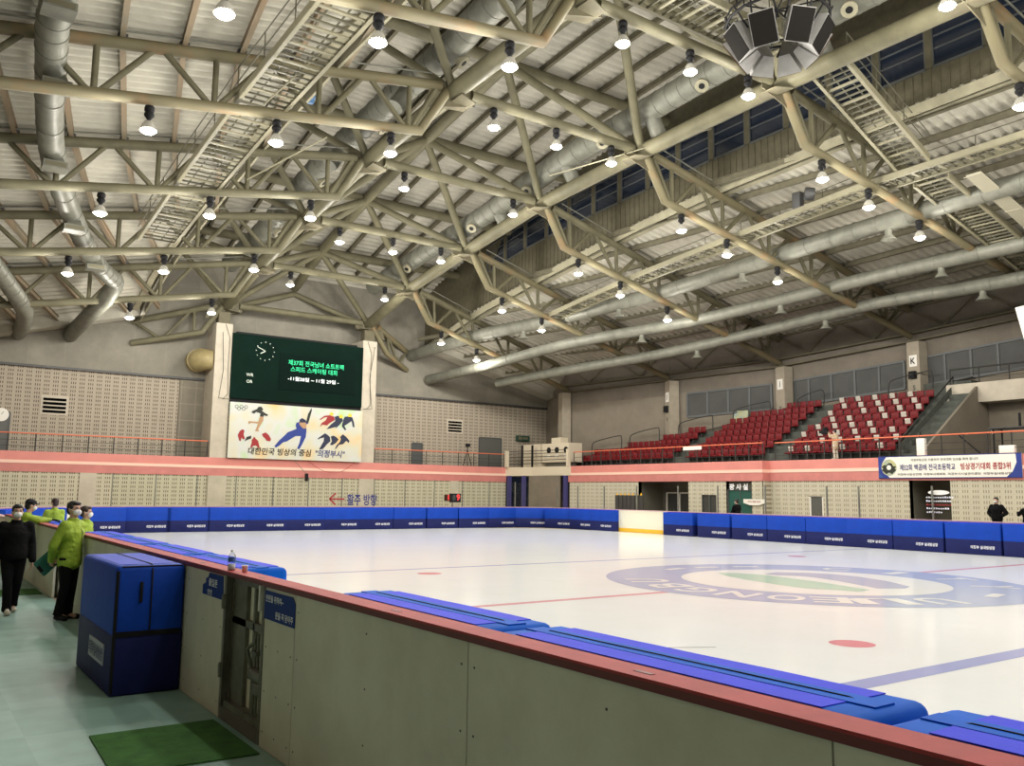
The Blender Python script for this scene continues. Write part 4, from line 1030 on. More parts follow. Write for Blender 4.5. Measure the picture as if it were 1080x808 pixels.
for r in range(NR):
    for bl, y0, y1 in row_blocks(r):
        n = int((y1-y0)/.55); c_ = 0
        for i in range(n):
            y = y0+.28+i*.55
            if bl == 'near' and r > 0: pass
            lim = wall_x(y)-.75
            if bl == 'near': lim = min(lim, 47.0 + .2)
            if XR(r) > lim or r > 8: continue
            c_ += 1; ns += 1
            lab = 'red seat, %s block, %s row from the front, %s from the right' % (bl, ordn(r+1), ordn(c_))
            p = (XR(r), y, ZRT(r))
            if firsts: s_ = seat0; s_.location = p; s_['label'] = lab; firsts = False
            else: s_ = dup(seat0, p, None, lab)
            if bl == 'near' and (i - r) % 2 == 1 and not (r in (0,) and i in (3,)) and (r*5+i*3) % 7:
                lb = 'white paper on the %s seat from the right, %s row, near block' % (ordn(c_), ordn(r+1))
                q = (p[0]+.10, p[1], p[2]+.66)
                if fsheet: k_ = sheet0; k_.location = q; k_['label'] = lb; fsheet = False
                else: dup(sheet0, q, None, lb)
# railings curling up the back of the stand
def loop_rail(pts, lab):
    P = smooth_path(pts, 4); t = thing('aisle_rail', lab, 'railing', tuple(pts[0]), 0, 'curled aisle rails'); MB().tube(P, .035, 8).build('rail', 'rail', t, tuple(pts[0]))
bk = []
for y, z in ((50.6,4.5),(48,4.75),(46,5.1),(43.9,5.45),(42.5,5.85),(38.6,6.55),(36.5,6.85),(33,6.95),(30.5,7.3),(27.5,7.65),(24.5,8.1)):
    x = wall_x(y)-.25; bk.append((x, y, z + (x-43)*.12))
t = thing('wall_handrail','long dark handrail climbing along the wall behind the seats','handrail',bk[0]); MB().tube(bk,.04,8).build('rail','rail',t,bk[0])
for b_ in bk[1:]: MB().tube([b_, (b_[0]+.25,b_[1],b_[2]-.1)],.02,6).build('bracket','rail',t,bk[0])
for i,(y,dy,w) in enumerate([(47.6,2.6,'first'),(44.6,2.4,'second'),(41.0,2.6,'third'),(37.4,2.6,'fourth'),(33.6,1.6,'fifth'),(27.6,2.4,'sixth')]):
    x = wall_x(y)-1.15; z = 4.6+ (x-41)*.52
    loop_rail([(x,y+dy/2,z-.5),(x,y+dy/2,z+.35),(x+.1,y+dy/2-.3,z+.75),(x+.5,y-dy/2+.3,z+1.1),(x+.55,y-dy/2,z+.95),(x+.55,y-dy/2,z+.1)], 'curled dark aisle rail behind the top seats, %s from the far corner' % w)
for i,(x,y,z,lab) in enumerate([(45.4,38.6,6.6,'pale poster on the wall behind the seats left of column J')]):
    t = thing('poster',lab,'poster',(wall_x(y)-.16,y,7.25)); MB().box(-.03,0,-.75,.75,-.45,.45).build('sheet','poster',t)
# end wall of the stand: stair flank, raised balcony block and posts
mb = MB()
for i in range(9):
    x = 41.4+.6*i; mb.box(x, x+.62, 23.1, 24.25, ZT, ZT+.25+.42*i)
st_ = struct(mb.build('floor_stair','tread'))
mb = MB(); mb.slab([(41.0,23.05,ZT),(47.6,23.05,ZT),(47.6,23.05,8.0),(46.6,23.05,7.95),(41.0,23.05,4.3)],(0,-.15,0)); struct(mb.build('wall_stair_flank','conc_far'))
MB().tube([(41.3,24.3,ZT),(41.3,24.3,4.9),(46.8,24.3,8.6),(46.8,24.3,8.0)],.04,8).build('stair_rail','rail',st_)
MB().slab([(41.2,24.3,ZT+.3),(46.8,24.3,7.7),(46.8,24.3,8.15),(41.2,24.3,4.6)],(0,.03,0)).build('stair_panel','tread',st_)
struct(MB().box(46.6,50.0,8,24.6,7.1,8.15).build('wall_balcony','conc'))
struct(MB().box(47.7,48,8,24.6,ZT,7.2).build('wall_balcony_back','conc_far'))
struct(MB().box(41.0,47.7,8,23.0,3.8,ZT).build('floor_balcony','tread'))
railing('balcony_railing','thin dark railing on top of the cream balcony block at right',(46.7,24.4,8.15),(46.7,12,8.15),8,8.15,.85,False,3,'balcony railings')
for y,lab in ((22.5,'white square post standing behind the orange rail above the banner'),(18.55,'white square block behind the orange rail near the right edge')):
    t = thing('rail_post',lab,'post',(40.1,y,ZT)); MB().rbox(-.12,.12,-.2 if y>20 else -.33,.2 if y>20 else .33,0,.88 if y>20 else .40,.02).build('block','wh',t)
t = thing('hanging_screen','edge of a pale hanging panel at the right border','panel',(44,19.0,8.2)); MB().slab([(0,.0,0),(0,.62,3.1),(0,-1.6,3.3),(0,-1.6,-.5)],(.1,0,0)).build('panel','wh',t)
t = thing('tripod_platform','black tripod and table frame behind the orange rail at the right edge','tripod',(41.5,18.9,ZT)); O=(41.5,18.9,ZT)
for dx,dy in ((-.4,-.9),(.4,-.9),(-.4,.7),(.4,.7)): MB().box(41.5+dx-.03,41.5+dx+.03,18.9+dy-.03,18.9+dy+.03,ZT,5.25).build('leg','black',t,O)
MB().box(41.0,42.0,17.9,19.8,5.2,5.26).build('table_top','dark',t,O); MB().tube([(41.5,18.6,5.26),(41.5,18.6,5.9)],.06,8).build('camera_stand','black',t,O)
MB().tube([(41.3,20.2,ZT),(41.3,21.3,5.0)],.035,6).build('lighting_stand','black',t,O)

# ------------------------------------------------------------------ ice and its markings
def rrect(x0,x1,y0,y1,r,n=10):
    pts=[]
    for cx,cy,a0 in ((x1-r,y1-r,0),(x0+r,y1-r,PI/2),(x0+r,y0+r,PI),(x1-r,y0+r,1.5*PI)):
        for i in range(n+1): a=a0+PI/2*i/n; pts.append((cx+r*math.cos(a),cy+r*math.sin(a)))
    return pts
IX0,IX1,IY0,IY1 = 2.62,32.1,-16.6,42.2
ICE=rrect(IX0,IX1,IY0,IY1,7.5)
ice = MB().slab([(x,y,0) for x,y in reversed(ICE)],(0,0,-.01)).build('ice_surface','ice'); tag(ice,'white glossy ice of the rink with painted lines and round emblem','ice')
def flat(name,m,pts,z=.0015): return MB().poly([(x,y,z) for x,y in pts]).build(name,m,ice)
def line(name,m,y,w,x0=IX0,x1=IX1): return flat(name,m,[(x0,y-w/2),(x1,y-w/2),(x1,y+w/2),(x0,y+w/2)])
line('blue_line','ice_blue',5.55,.30); line('blue_line','ice_blue',19.83,.15); line('centre_line','ice_red',12.85,.22)
LC=(17.8,12.85)
def disc(cx,cy,r,n=64): return [(cx+r*math.cos(2*PI*i/n),cy+r*math.sin(2*PI*i/n)) for i in range(n)]
flat('emblem_ring','ice_ring',disc(*LC,4.8),.003); flat('emblem_centre','ice_white',disc(*LC,3.0),.0045)
flat('emblem_green','ice_green',[(17.388,15.331),(17.796,15.122),(18.032,14.56),(17.944,13.632),(17.762,12.699),(17.5,11.776),(17.223,10.953),(16.639,10.866),(16.5,11.4),(16.2,11.825),(16.306,12.648),(16.595,13.82),(16.946,14.7)],.006)
flat('emblem_violet','ice_viol',[(18.277,14.578),(18.989,14.718),(19.398,14.4),(19.675,14.003),(19.847,13.618),(19.814,12.924),(19.439,11.931),(18.692,10.907),(18.204,10.734),(17.626,11.049),(17.896,11.563),(18.383,12.619),(18.594,13.291),(18.594,13.701),(18.26,14.155)],.006)
letters=MB()
for chh,deg in zip('UIJEONGBU',(-108,-119.5,-128,-139,-151,-165,-179,-193,-209)):
    a=math.radians(deg); rad=Vector((math.cos(a),math.sin(a),0)); tang=Vector((math.sin(a),-math.cos(a),0))
    put_text(letters,chh,Vector((LC[0],LC[1],.006))+rad*3.92,tang,rad,h=.95,w=.34 if chh=='I' else .72,bold=.02)
letters.build('emblem_lettering','ice_white',ice)
letters=MB()
for chh,deg in zip('CITY',(26,3,-22,-48)):
    a=math.radians(deg); rad=Vector((math.cos(a),math.sin(a),0)); tang=Vector((math.sin(a),-math.cos(a),0))
    put_text(letters,chh,Vector((LC[0],LC[1],.006))+rad*3.92,tang,rad,h=.95,w=.34 if chh=='I' else .72,bold=.02)
letters.build('emblem_lettering','ice_white',ice)
for a in (62,80,98,-78):
    a=math.radians(a); rad=Vector((math.cos(a),math.sin(a),0)); tg=Vector((-rad.y,rad.x,0)); MB().obox(Vector((LC[0],LC[1],.006))+rad*3.9,rad*.12,tg*.36,(0,0,.0005)).build('emblem_dash','ice_white',ice)
for x,y in ((10.72,7.12),(10.78,18.6),(24.7,18.35),(24.7,7.2)): flat('face_off_spot','ice_spot',disc(x,y,.30,28))
mb=MB()
for a,b in (((7.9,9.35),(7.1,10.0)),((8.9,7.9),(7.6,8.6)),((6.2,10.5),(5.4,11.0))):
    mb.beam((*a,.002),(*b,.002),.02,.001)
mb.build('thin_mark','dark',ice)

# ------------------------------------------------------------------ corridor floor
tag(MB().box(-5,2.45,-8,27,-.010,0).build('rubber_flooring','rubber'),'grey-green rubber tile flooring of the corridor beside the boards','flooring')
tag(MB().slab([(1.42,7.72,.002),(2.38,7.70,.002),(2.38,6.55,.002),(1.38,6.6,.002)][::-1],(0,0,.012)).build('turf_mat','grassmat'),'green artificial turf mat lying in front of the boards gate','mat')
tag(MB().slab([(-1.5,18.3,.002),(2.4,18.3,.002),(2.4,19.3,.002),(-1.5,19.3,.002)],(0,0,.012)).build('turf_mat','grassmat'),'green artificial turf strip across the corridor behind the standing people','mat')

# ------------------------------------------------------------------ near boards
XB=2.453; HB=1.245
def near_board(y0,y1,lab,screws=True):
    t=thing('dasher_board',lab,'rink board',(XB,y0,0),0,'near boards'); O=(XB,y0,0)
    MB().box(XB,XB+.04,y0+.004,y1-.004,.0,HB-.03).build('panel','board',t,O)
    MB().box(XB+.10,XB+.13,y0+.004,y1-.004,.0,HB-.03).build('ice_side_panel','boardw',t,O)
    c=MB(); c.box(XB-.012,XB+.155,y0,y1,HB-.012,HB); c.box(XB-.012,XB-.004,y0,y1,HB-.045,HB-.012,1); c.box(XB-.004,XB+.155,y0,y1,HB-.03,HB-.012,1); c.build('cap_rail',['cap','cap_edge'],t,O)
    if screws:
        s=MB()
        for yy in (y0+.06,(y0+y1)/2,y1-.06):
            for z in (.12,.42,.75,1.08): s.lathe([(0,0),(.010,0),(.010,.003)],(0,0,0),8) if False else s.box(XB-.003,XB,yy-.005,yy+.005,z-.005,z+.005)
        s.build('screw_head','dark',t,O)
        s=MB(); yy=y0+.9; s.box(XB+.05,XB+.075,yy-.05,yy+.05,HB,HB+.002); s.build('cap_slot','cap_edge',t,O)
    return t
ysn=[-2.6,-.45,1.71,3.82,6.15,6.78]
for i,(a,b) in enumerate(zip(ysn[:-1],ysn[1:])): near_board(a,b,['near boards panel beyond the right edge of the frame','stained boards panel at the very bottom right','wide stained boards panel under the near blue pads','wide stained boards panel right of the gate panel','narrow boards panel beside the gate bearing the right-hand blue sign'][i])
ysn=[7.82,9.0,10.9,13.0,15.35]
for i,(a,b) in enumerate(zip(ysn[:-1],ysn[1:])): near_board(a,b,['boards panel left of the gate bearing the torn blue sign','boards panel behind the upright blue crash pads','boards panel just beyond the upright blue crash pads','boards panel ending at the corridor opening by the people'][i])
for i,(a,b) in enumerate(((17.6,19.8),(19.8,22.),(22.,24.2),(24.2,26.6))): near_board(a,b,'boards panel beyond the corridor opening, %s behind the people'%ordn(i+1),False)
# gate
t=thing('rink_gate','dark steel gate frame with bolts and hinges set in the near boards','gate',(XB,7.3,0)); O=(XB,7.3,0)
c=MB(); c.box(XB-.012,XB+.155,6.78,7.82,HB-.012,HB); c.box(XB-.012,XB-.004,6.78,7.82,HB-.04,HB-.012,1); c.build('cap_rail',['cap','cap_edge'],t,O)
for y in (6.80,7.76): MB().box(XB+.0,XB+.06,y,y+.045,.0,HB-.03).build('frame_post','gatest',t,O)
MB().box(XB+.105,XB+.15,6.8,7.8,.12,HB-.03).build('door_panel','boardw',t,O)
MB().box(XB+.02,XB+.13,6.84,7.78,.10,.15).build('threshold','gatest',t,O); MB().box(XB+.0,XB+.13,6.84,7.76,.0,.10).build('sill','void',t,O)
MB().box(XB+.06,XB+.12,6.84,7.76,HB-.10,HB-.03).build('top_rail','gatest',t,O); MB().box(XB+.07,XB+.105,6.84,7.76,.80,.86).build('middle_rail','gatest',t,O)
MB().box(XB+.07,XB+.105,7.42,7.76,.15,HB-.1).build('side_plate','gatest',t,O)
MB().box(XB+.07,XB+.10,7.20,7.24,.15,HB-.1).build('upright','gatest',t,O)
MB().box(XB+.07,XB+.10,6.88,6.93,.15,HB-.1).build('upright','gatest',t,O)
for y in (7.10,7.03): MB().tube([(XB+.05,y,.16),(XB+.05,y,.80)],.013,8).build('bolt_rod','gatest',t,O)
MB().tube([(XB+.05,7.17,.50),(XB+.02,7.20,.66),(XB+.05,7.08,.74)],.017,8).build('lever','gatest',t,O)
MB().rbox(XB-.005,XB+.09,6.82,7.13,.44,.53,.02).build('latch','gatest',t,O); MB().rbox(XB-.005,XB+.09,6.83,7.0,.34,.44,.02).build('latch','gatest',t,O)
MB().box(XB+.02,XB+.09,7.0,7.12,.63,.66).build('bolt_bracket','gatest',t,O)
for z in (.40,.98):
    mb=MB(); mb.tube([(XB-.005,7.79,z-.06),(XB-.005,7.79,z+.06)],.022,10); mb.box(XB-.008,XB+.0,7.74,7.86,z-.04,z+.04); mb.build('hinge','gatest',t,O)
MB().box(XB-.004,XB+.03,6.90,6.93,HB-.25,HB-.05).build('white_tab','wh',t,O)
# blue signs on the boards
t=thing('board_sign','blue sign with two lines of white Korean text right of the gate','sign',(XB-.008,6.45,1.08)); O=(XB-.008,6.45,1.08)
MB().slab([(XB-.002,6.775,1.175),(XB-.002,6.20,1.175),(XB-.002,6.145,1.13),(XB-.002,6.145,.96),(XB-.002,6.775,.96)],(-.005,0,0)).build('plate','signblue',t,O)
x=MB(); put_text(x,'안전을 위하여~',(XB-.009,6.56,1.12),RY,UP,w=.37,h=.055,bold=.02); x.build('lettering','stripw',t,O); x=MB(); put_text(x,'문을 꼭 닫아주',(XB-.009,6.35,1.01),RY,UP,w=.36,h=.055,bold=.02); x.build('lettering','stripw',t,O)
t=thing('board_sign','torn blue sign with a ragged corner left of the gate','sign',(XB-.008,8.1,1.08)); O=(XB-.008,8.1,1.08)
MB().slab([(XB-.002,8.26,1.19),(XB-.002,7.85,1.19),(XB-.002,7.83,.985),(XB-.002,8.45,.985),(XB-.002,8.45,1.07),(XB-.002,8.36,1.09),(XB-.002,8.36,1.13),(XB-.002,8.29,1.15)],(-.005,0,0)).build('plate','signblue',t,O)
x=MB(); put_text(x,'출입문',(XB-.009,8.13,1.11),RY,UP,w=.26,h=.07,bold=.02); x.build('lettering','stripw',t,O); x=MB(); put_text(x,'안전',(XB-.009,8.22,1.02),RY,UP,w=.14,h=.05,bold=.02); x.build('lettering','stripw',t,O)
# things on the cap
t=thing('water_bottle','small clear water bottle with blue label standing on the red cap rail','bottle',(2.50,7.80,HB))
MB().lathe([(0,0),(.030,0),(.033,.01),(.033,.06),(.031,.065),(.033,.07),(.033,.115),(.028,.135),(.012,.152),(.012,.165)],n=20).build('body','bottle',t)
MB().lathe([(.0335,.075),(.0335,.113)],n=20).build('label','label_blue',t); MB().lathe([(.014,.160),(.014,.178),(0,.178)],n=14).build('cap','wh',t); MB().lathe([(0,.003),(.029,.003),(.031,.01),(.031,.055),(0,.055)],n=16).build('water','stripw',t)
t=tag(MB().lathe([(0,0),(.021,0),(.027,.055),(.029,.056),(.027,.058),(.020,.004),(0,.004)],(0,0,0),20).build('paper_cup','cupw'),'small white paper cup beside the bottle on the red cap rail','cup'); t.location=(2.545,7.58,HB)

# ------------------------------------------------------------------ blue pads leaning on the inner side of the near boards
def near_pad(y0,y1,lab,z=1.235):
    t=thing('crash_pad',lab,'crash pad',(2.62,y0,0),0,'pads along the near boards'); O=(2.62,y0,0)
    MB().rbox(2.615,3.09,y0+.01,y1-.01,.01,z,.055,0,3).build('cover','matflap',t,O)
    m=MB()
    for a,b in ((2.655,2.80),(2.92,3.045)):
        n=8
        m.slab([(a,y0+.17,z),(b+random.uniform(-.01,.01),y0+.17,z)]+[(b+random.uniform(-.006,.006),lerp(y0+.17,y1-.17,i/n),z) for i in range(1,n)]+[(b,y1-.17,z),(a,y1-.17,z)],(0,0,.004))
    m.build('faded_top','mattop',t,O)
    MB().tube([(2.86,y0+.10,z-.01),(2.86,y0+.2,z+.008),(2.855,(y0+y1)/2,z+.010),(2.86,y1-.2,z+.008),(2.84,y1-.06,z-.02)],.0028,6).build('zip_cord','black',t,O)
    MB().box(2.80,2.92,y0+.06,y1-.06,z-.002,z+.006).build('flap','matflap',t,O)
    return t
for a,b,l in ((-2.5,-.42,'blue rink pad beyond the lower right corner of the frame'),(-.40,1.68,'nearest blue rink pad, at the lower right corner'),(1.72,3.86,'second nearest blue rink pad, its rounded end overlapping the nearest'),(3.9,5.86,'third nearest blue rink pad, ending before the gate'),
              (7.95,9.95,'blue rink pad just behind the bottle and paper cup'),(9.97,12.,'blue rink pad behind the upright pads, nearer one'),(12.03,14.05,'blue rink pad behind the upright pads, further one'),(14.08,16.0,'blue rink pad ending at the corridor opening'),
              (17.8,19.8,'blue rink pad under the glove of the leaning person'),(19.85,21.9,'blue rink pad behind the leaning person'),(22.0,24.,'furthest blue rink pad on the near side behind the people')): near_pad(a,b,l)

# the pair of upright pads standing in the corridor
def crash_mat(x0,x1,y0,y1,z,lab,textside=False):
    t=thing('crash_pad',lab,'crash pad',(x0,y0,0),0,'upright pads in the corridor'); O=(x0,y0,0); zs=z*.47
    MB().rbox(x0,x1,y0,y1,zs-.03,z,.05,0,3).build('upper_cover','matblue',t,O); MB().rbox(x0,x1,y0,y1,.0,zs+.0,.03,0,2).build('lower_cover','matnavy',t,O)
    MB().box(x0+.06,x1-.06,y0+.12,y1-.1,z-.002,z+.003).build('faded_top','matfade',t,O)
    MB().beam((x0+.03,y0-.003,zs),(x1-.03,y0-.003,zs),.008,.05).build('belt','black',t,O)
    for xx in (x0+.02,): MB().tube([(xx,y0+.012,.03),(xx,y0+.01,z-.05)],.018,6).build('edge_piping','black',t,O)
    MB().tube([(x0+.05,y0+.012,z-.012),(x1-.03,y0+.012,z-.012)],.007,6).build('edge_piping','black',t,O)
    return t
t=crash_mat(1.80,2.445,9.04,10.84,1.215,'upright folded blue and navy crash pad with white print standing in the corridor')
O=(1.80,9.04,0); MB().box(1.790,1.800,9.35,10.10,.24,.44).build('print_strip','stripg',t,O)
x=MB(); put_text(x,'의정부실내빙상장',(1.788,9.725,.34),RY,UP,w=.70,h=.13,bold=.015); x.build('lettering','matnavy',t,O)
MB().rbox(2.02,2.05,9.02,9.045,.86,1.06,.01).build('carry_strap','black',t,O)
MB().tube([(2.13,9.036,.60),(2.13,9.034,1.17),(2.13,9.09,1.218),(2.13,10.78,1.218)],.008,6).build('fold_seam','black',t,O)

# ------------------------------------------------------------------ far pads and boards
pad_txt='의정부 실내빙상장'
def far_pad_proto():
    t=thing('crash_pad','','crash pad',(0,0,0),0,'pads around the far boards')
    MB().rbox(-.99,.99,0,.42,.52,1.12,.03,0,2).build('upper_cover','matblue',t); MB().rbox(-.99,.99,0.004,.42,.0,.54,.03,0,2).build('lower_cover','matnavy',t)
    x=MB(); put_text(x,pad_txt,(.35,-.004,.27),RX,UP,w=.85,h=.12,bold=.03); x.build('lettering','stripw',t)
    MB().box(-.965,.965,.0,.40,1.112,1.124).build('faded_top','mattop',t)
    return t
fp=far_pad_proto(); used=False
def place_pad(x,y,rz,lab):
    global used
    if not used: fp.location=(x,y,0); fp.rotation_euler=(0,0,rz); fp['label']=lab; used=True
    else: dup(fp,(x,y,0),rz,lab)
xs=[9.5,11.27,13.1,15.05,17.0,18.97,20.9,22.9,24.95,27.0,29.0]
for i,x in enumerate(xs): place_pad(x,41.72,0,'navy-footed blue pad on the far end boards, %s from the left'%ordn(i+1))
for i,(x,y,a) in enumerate(((30.75,41.25,-.52),(31.6,39.75,-1.2),(31.78,37.95,-1.5),(31.8,36.25,-PI/2))): place_pad(x,y,a,'blue pad in the far right corner of the rink, %s from the left'%ordn(i+1))
fy=[30.45,28.16,26.05,24.05,22.05,20.1,18.1,16.05,14.0]
for i,y in enumerate(fy): place_pad(31.66,y,-PI/2,'blue pad on the far side boards, %s counted from the white gate'%ordn(i+1))
for i,(x,y,a) in enumerate(((7.5,41.3,.12),(5.3,40.0,.75),(3.9,38.2,1.1))): place_pad(x,y,a,'blue pad in the far left corner behind the people, %s from the right'%ordn(i+1))
# boards behind them, following the rounded rink
def far_board(a,b,lab,m='boardw',h=1.17,kick=True):
    a,b=Vector((*a,0)),Vector((*b,0)); d=(b-a).normalized(); n=Vector((d.y,-d.x,0)); c0=(a+b)/2; L2=(b-a)/2*.998
    t=thing('dasher_board',lab,'rink board',tuple(a),0,'far boards'); O=tuple(a)
    MB().obox(c0+Vector((0,0,(h-.03)/2)),L2,n*.05,Vector((0,0,(h-.03)/2))).build('panel',m,t,O)
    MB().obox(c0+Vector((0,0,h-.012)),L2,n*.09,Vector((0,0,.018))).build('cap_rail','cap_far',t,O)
    if kick: MB().obox(c0+Vector((0,0,.10)),L2,n*.058,Vector((0,0,.10))).build('kick_plate','kick',t,O)
outer=rrect(2.55,32.22,-16.8,42.32,7.5,4)
seg=[]
for i in range(1,13): seg.append(((32.22,7+i*2.05-2.05),(32.22,7+i*2.05)))
j=0
for a,b in seg:
    j+=1
    if a[1]>31.5: continue
    far_board(a,(b[0],min(b[1],31.6)),'boards panel behind the far side pads, %s from the right'%ordn(j),'matnavy' if a[1]>27 else 'boardw',1.17,a[1]<27)
far_board((32.22,31.6),(32.22,33.1),'white boards panel with yellow kick strip, right of the bare far pair'); far_board((32.22,33.1),(32.22,35.3),'white boards panel with yellow kick strip, left of the bare far pair')
cn=[(32.27,35.3),(32.3,38.6),(32.05,40.9),(30.9,42.25),(28.6,42.36)]
for i,(a,b) in enumerate(zip(cn[:-1],cn[1:])): far_board(a,b,'white boards panel of the far right corner, %s from the bare gate panels'%ordn(i+1))
for i in range(9): far_board((28.6-2.1*i,42.3),(28.6-2.1*(i+1),42.3),'white boards panel behind the far end pads, %s from the right'%ordn(i+1))
cn=[(9.7,42.3),(7.4,41.9),(5.3,40.9),(3.7,39.2),(2.8,37.0),(2.55,34.4),(2.5,30.5),(2.5,26.6)]
for i,(a,b) in enumerate(zip(cn[:-1],cn[1:])): far_board(a,b,'white boards panel curving round the far left corner, %s from the end'%ordn(i+1))
# clear screens on the end boards
for i in range(13):
    x=8.0+i*1.86; t=thing('clear_screen','clear acrylic screen above the end boards, %s from the left'%ordn(i+1),'screen',(x,42.36,1.16),0,'clear screens over the end boards')
    MB().box(x+.03,x+1.83,42.355,42.365,1.17,2.62).build('pane','plexi',t,(x,42.36,1.16)); MB().box(x-.02,x+.02,42.34,42.39,1.15,2.65).build('post','duct',t,(x,42.36,1.16))
for i,y in enumerate((40.8,38.9,36.6,34.0,31.0,28.4,25.6,22.4,20.9,17.8)):
    tag(MB().box(32.28,32.33,y-.03,y+.03,1.16,2.45).build('screen_post','duct'),'slim pale post rising from the far side boards, %s from the corner'%ordn(i+1),'post','posts on the far side boards')
# lettering hung on the end screens
t=thing('direction_sign','red arrow pointing left followed by big navy Korean letters above the end boards','sign',(20.0,42.3,1.25)); O=(20.0,42.3,1.25)
mb=MB(); mb.beam((18.45,42.32,1.56),(19.30,42.32,1.56),.01,.08); mb.beam((18.45,42.32,1.56),(18.80,42.32,1.86),.01,.08); mb.beam((18.45,42.32,1.56),(18.80,42.32,1.26),.01,.08); mb.build('arrow','redtext',t,O)
x=MB(); put_text(x,'활주 방향',(20.3,42.31,1.53),RX,UP,w=1.72,h=.60,bold=.02); x.build('lettering','navytext',t,O)
t=thing('lap_counter','small black and red number display standing on the end boards','display',(26.0,42.35,1.2)); O=(26.0,42.35,1.2)
MB().box(25.75,26.4,42.2,42.4,1.42,1.92).build('case','black',t,O); MB().box(25.42,25.75,42.25,42.4,1.5,1.85).build('side_case','speaker_b',t,O); MB().tube([(25.9,42.3,1.16),(25.9,42.3,1.45)],.03,6).build('stand','black',t,O)
x=MB(); put_text(x,'9',(26.22,42.19,1.70),RX,UP,h=.36,bold=.03); put_text(x,'1',(25.6,42.24,1.7),RX,UP,h=.3,bold=.03); x.build('digits','ledred',t,O); x=MB(); put_text(x,'8',(25.95,42.19,1.68),RX,UP,h=.3,bold=.02); x.build('dim_digit','tread',t,O)
t=thing('hanging_microphone','small dark device hanging on a drooping wire below the painted sign','device',(22.0,54.4,3.3)); O=(22.0,54.4,3.3)
MB().tube(smooth_path([(21.2,54.5,3.95),(21.6,54.4,3.5),(22.0,54.4,3.1)],4),.018,5).build('wire','rod',t,O); MB().rbox(21.95,22.15,54.3,54.5,2.6,3.1,.04).build('body','black',t,O)
MB().tube(smooth_path([(22.2,54.7,3.95),(23.3,54.6,3.3),(24.5,54.6,3.25),(25.6,54.7,3.95)],4),.014,5).build('drooping_wire','redtext',t,O)

# ------------------------------------------------------------------ banner and small signs on the side wall
YA,YB_=27.0,14.5
t=thing('banner','long white banner with blue and red Korean lettering on the stand parapet','banner',(39.8,(YA+YB_)/2,3.4)); XN=39.79; O=(39.8,(YA+YB_)/2,3.4)
YL,YR=24.6,17.85; ZL,ZH=2.93,4.0
MB().box(XN,XN+.02,YR,YL,ZL,ZH).build('cloth','wh',t,O)
mb=MB(); mb.slab([(XN-.004,YL,ZL),(XN-.004,YL,ZH),(XN-.004,YL-.45,ZH),(XN-.004,YL-.22,3.7),(XN-.004,YL-.28,3.3),(XN-.004,YL-.6,ZL)],(.003,0,0)); mb.build('blue_end','skblue',t,O); mb=MB(); mb.slab([(XN-.004,YR,ZL),(XN-.004,YR,ZH),(XN-.004,YR+.25,ZH),(XN-.004,YR+.22,3.6),(XN-.004,YR+.4,3.2),(XN-.004,YR+.7,ZL)],(.003,0,0)); mb.build('blue_end','skblue',t,O)
MB().slab([(XN-.006,YL-.28,ZL),(XN-.006,YL-.03,ZL+.28),(XN-.006,YL-.03,ZL)],(.003,0,0)).build('light_blue_corner','label_blue',t,O)
mb=MB(); mb.box(XN-.006,XN,YR,YL,ZL-.01,ZL+.03); mb.build('hem','navytext',t,O); mb=MB(); mb.box(XN-.006,XN,YR,YL,ZH-.03,ZH+.01); mb.build('hem','navytext',t,O)
MB().slab([(XN-.008,YL-.56+.40*math.cos(a*PI/10),3.46+.40*math.sin(a*PI/10)) for a in range(20)],(.003,0,0)).build('round_photo','poster',t,O)
MB().slab([(XN-.011,YL-.56+.38*math.cos(a*PI/8)*(1.1 if a%2 else .8),3.40+.26*math.sin(a*PI/8)*(1.1 if a%3 else .7)) for a in range(16)],(.003,0,0)).build('group_in_photo','skdark',t,O)
MB().slab([(XN-.014,YL-.56+.12*math.cos(a*PI/8),3.46+.12*math.sin(a*PI/8)) for a in range(16)],(.002,0,0)).build('figure_in_photo','wh',t,O)
x=MB(); put_text(x,'제52회 백곰배 전국초등학교',(XN-.01,22.12,3.45),RY,UP,w=2.72,h=.30,bold=.015); x.build('blue_lettering','navytext',t,O)
x=MB(); put_text(x,'빙상경기대회 종합3위',(XN-.01,19.42,3.46),RY,UP,w=2.2,h=.32,bold=.02); x.build('red_lettering','redtext',t,O)
x=MB(); put_text(x,'의정부빙상장 이용하여 전국대회 입상을 축하 합니다',(XN-.01,21.3,3.80),RY,UP,w=3.2,h=.13,bold=.01); x.build('small_lettering','tread',t,O)
x=MB(); put_text(x,'의정부시빙상연맹  의정부시체육회  의정부시시설관리공단  의정부실내빙상장',(XN-.01,20.95,3.12),RY,UP,w=5.3,h=.11,bold=.01); x.build('bottom_lettering','skdark',t,O)
t=thing('door_lettering','three white Korean letters above the dark green double doors','sign',(XF2-.02,33.05,2.45)); x=MB(); put_text(x,'광 사 실',(XF2+.0,33.05,2.5),RY,UP,w=1.35,h=.36,bold=.04); x.build('letters','stripw',t,(XF2-.02,33.05,2.45))
t=thing('paper_banner','small white half-round paper banner beside the dark green doors','notice',(XF2-.08,31.9,1.7)); MB().slab([(0,.75,.12),(0,-.75,.12),(0,-.75,-.1),(0,-.3,-.22),(0,.3,-.22),(0,.75,-.1)],(.01,0,0)).build('sheet','wh',t)
x=MB(); put_text(x,'의정부',(-.006,0,-.02),RY,UP,w=.9,h=.09); x.build('print','skred',t)
t=thing('notice_lines','rows of small white lettering with an oval heading on the screen before the dark recess','notice',(32.4,17.6,1.9))
MB().slab([(0,.42*math.cos(a*PI/10),.30+.09*math.sin(a*PI/10)) for a in range(20)],(.01,0,0)).build('heading_oval','wh',t)
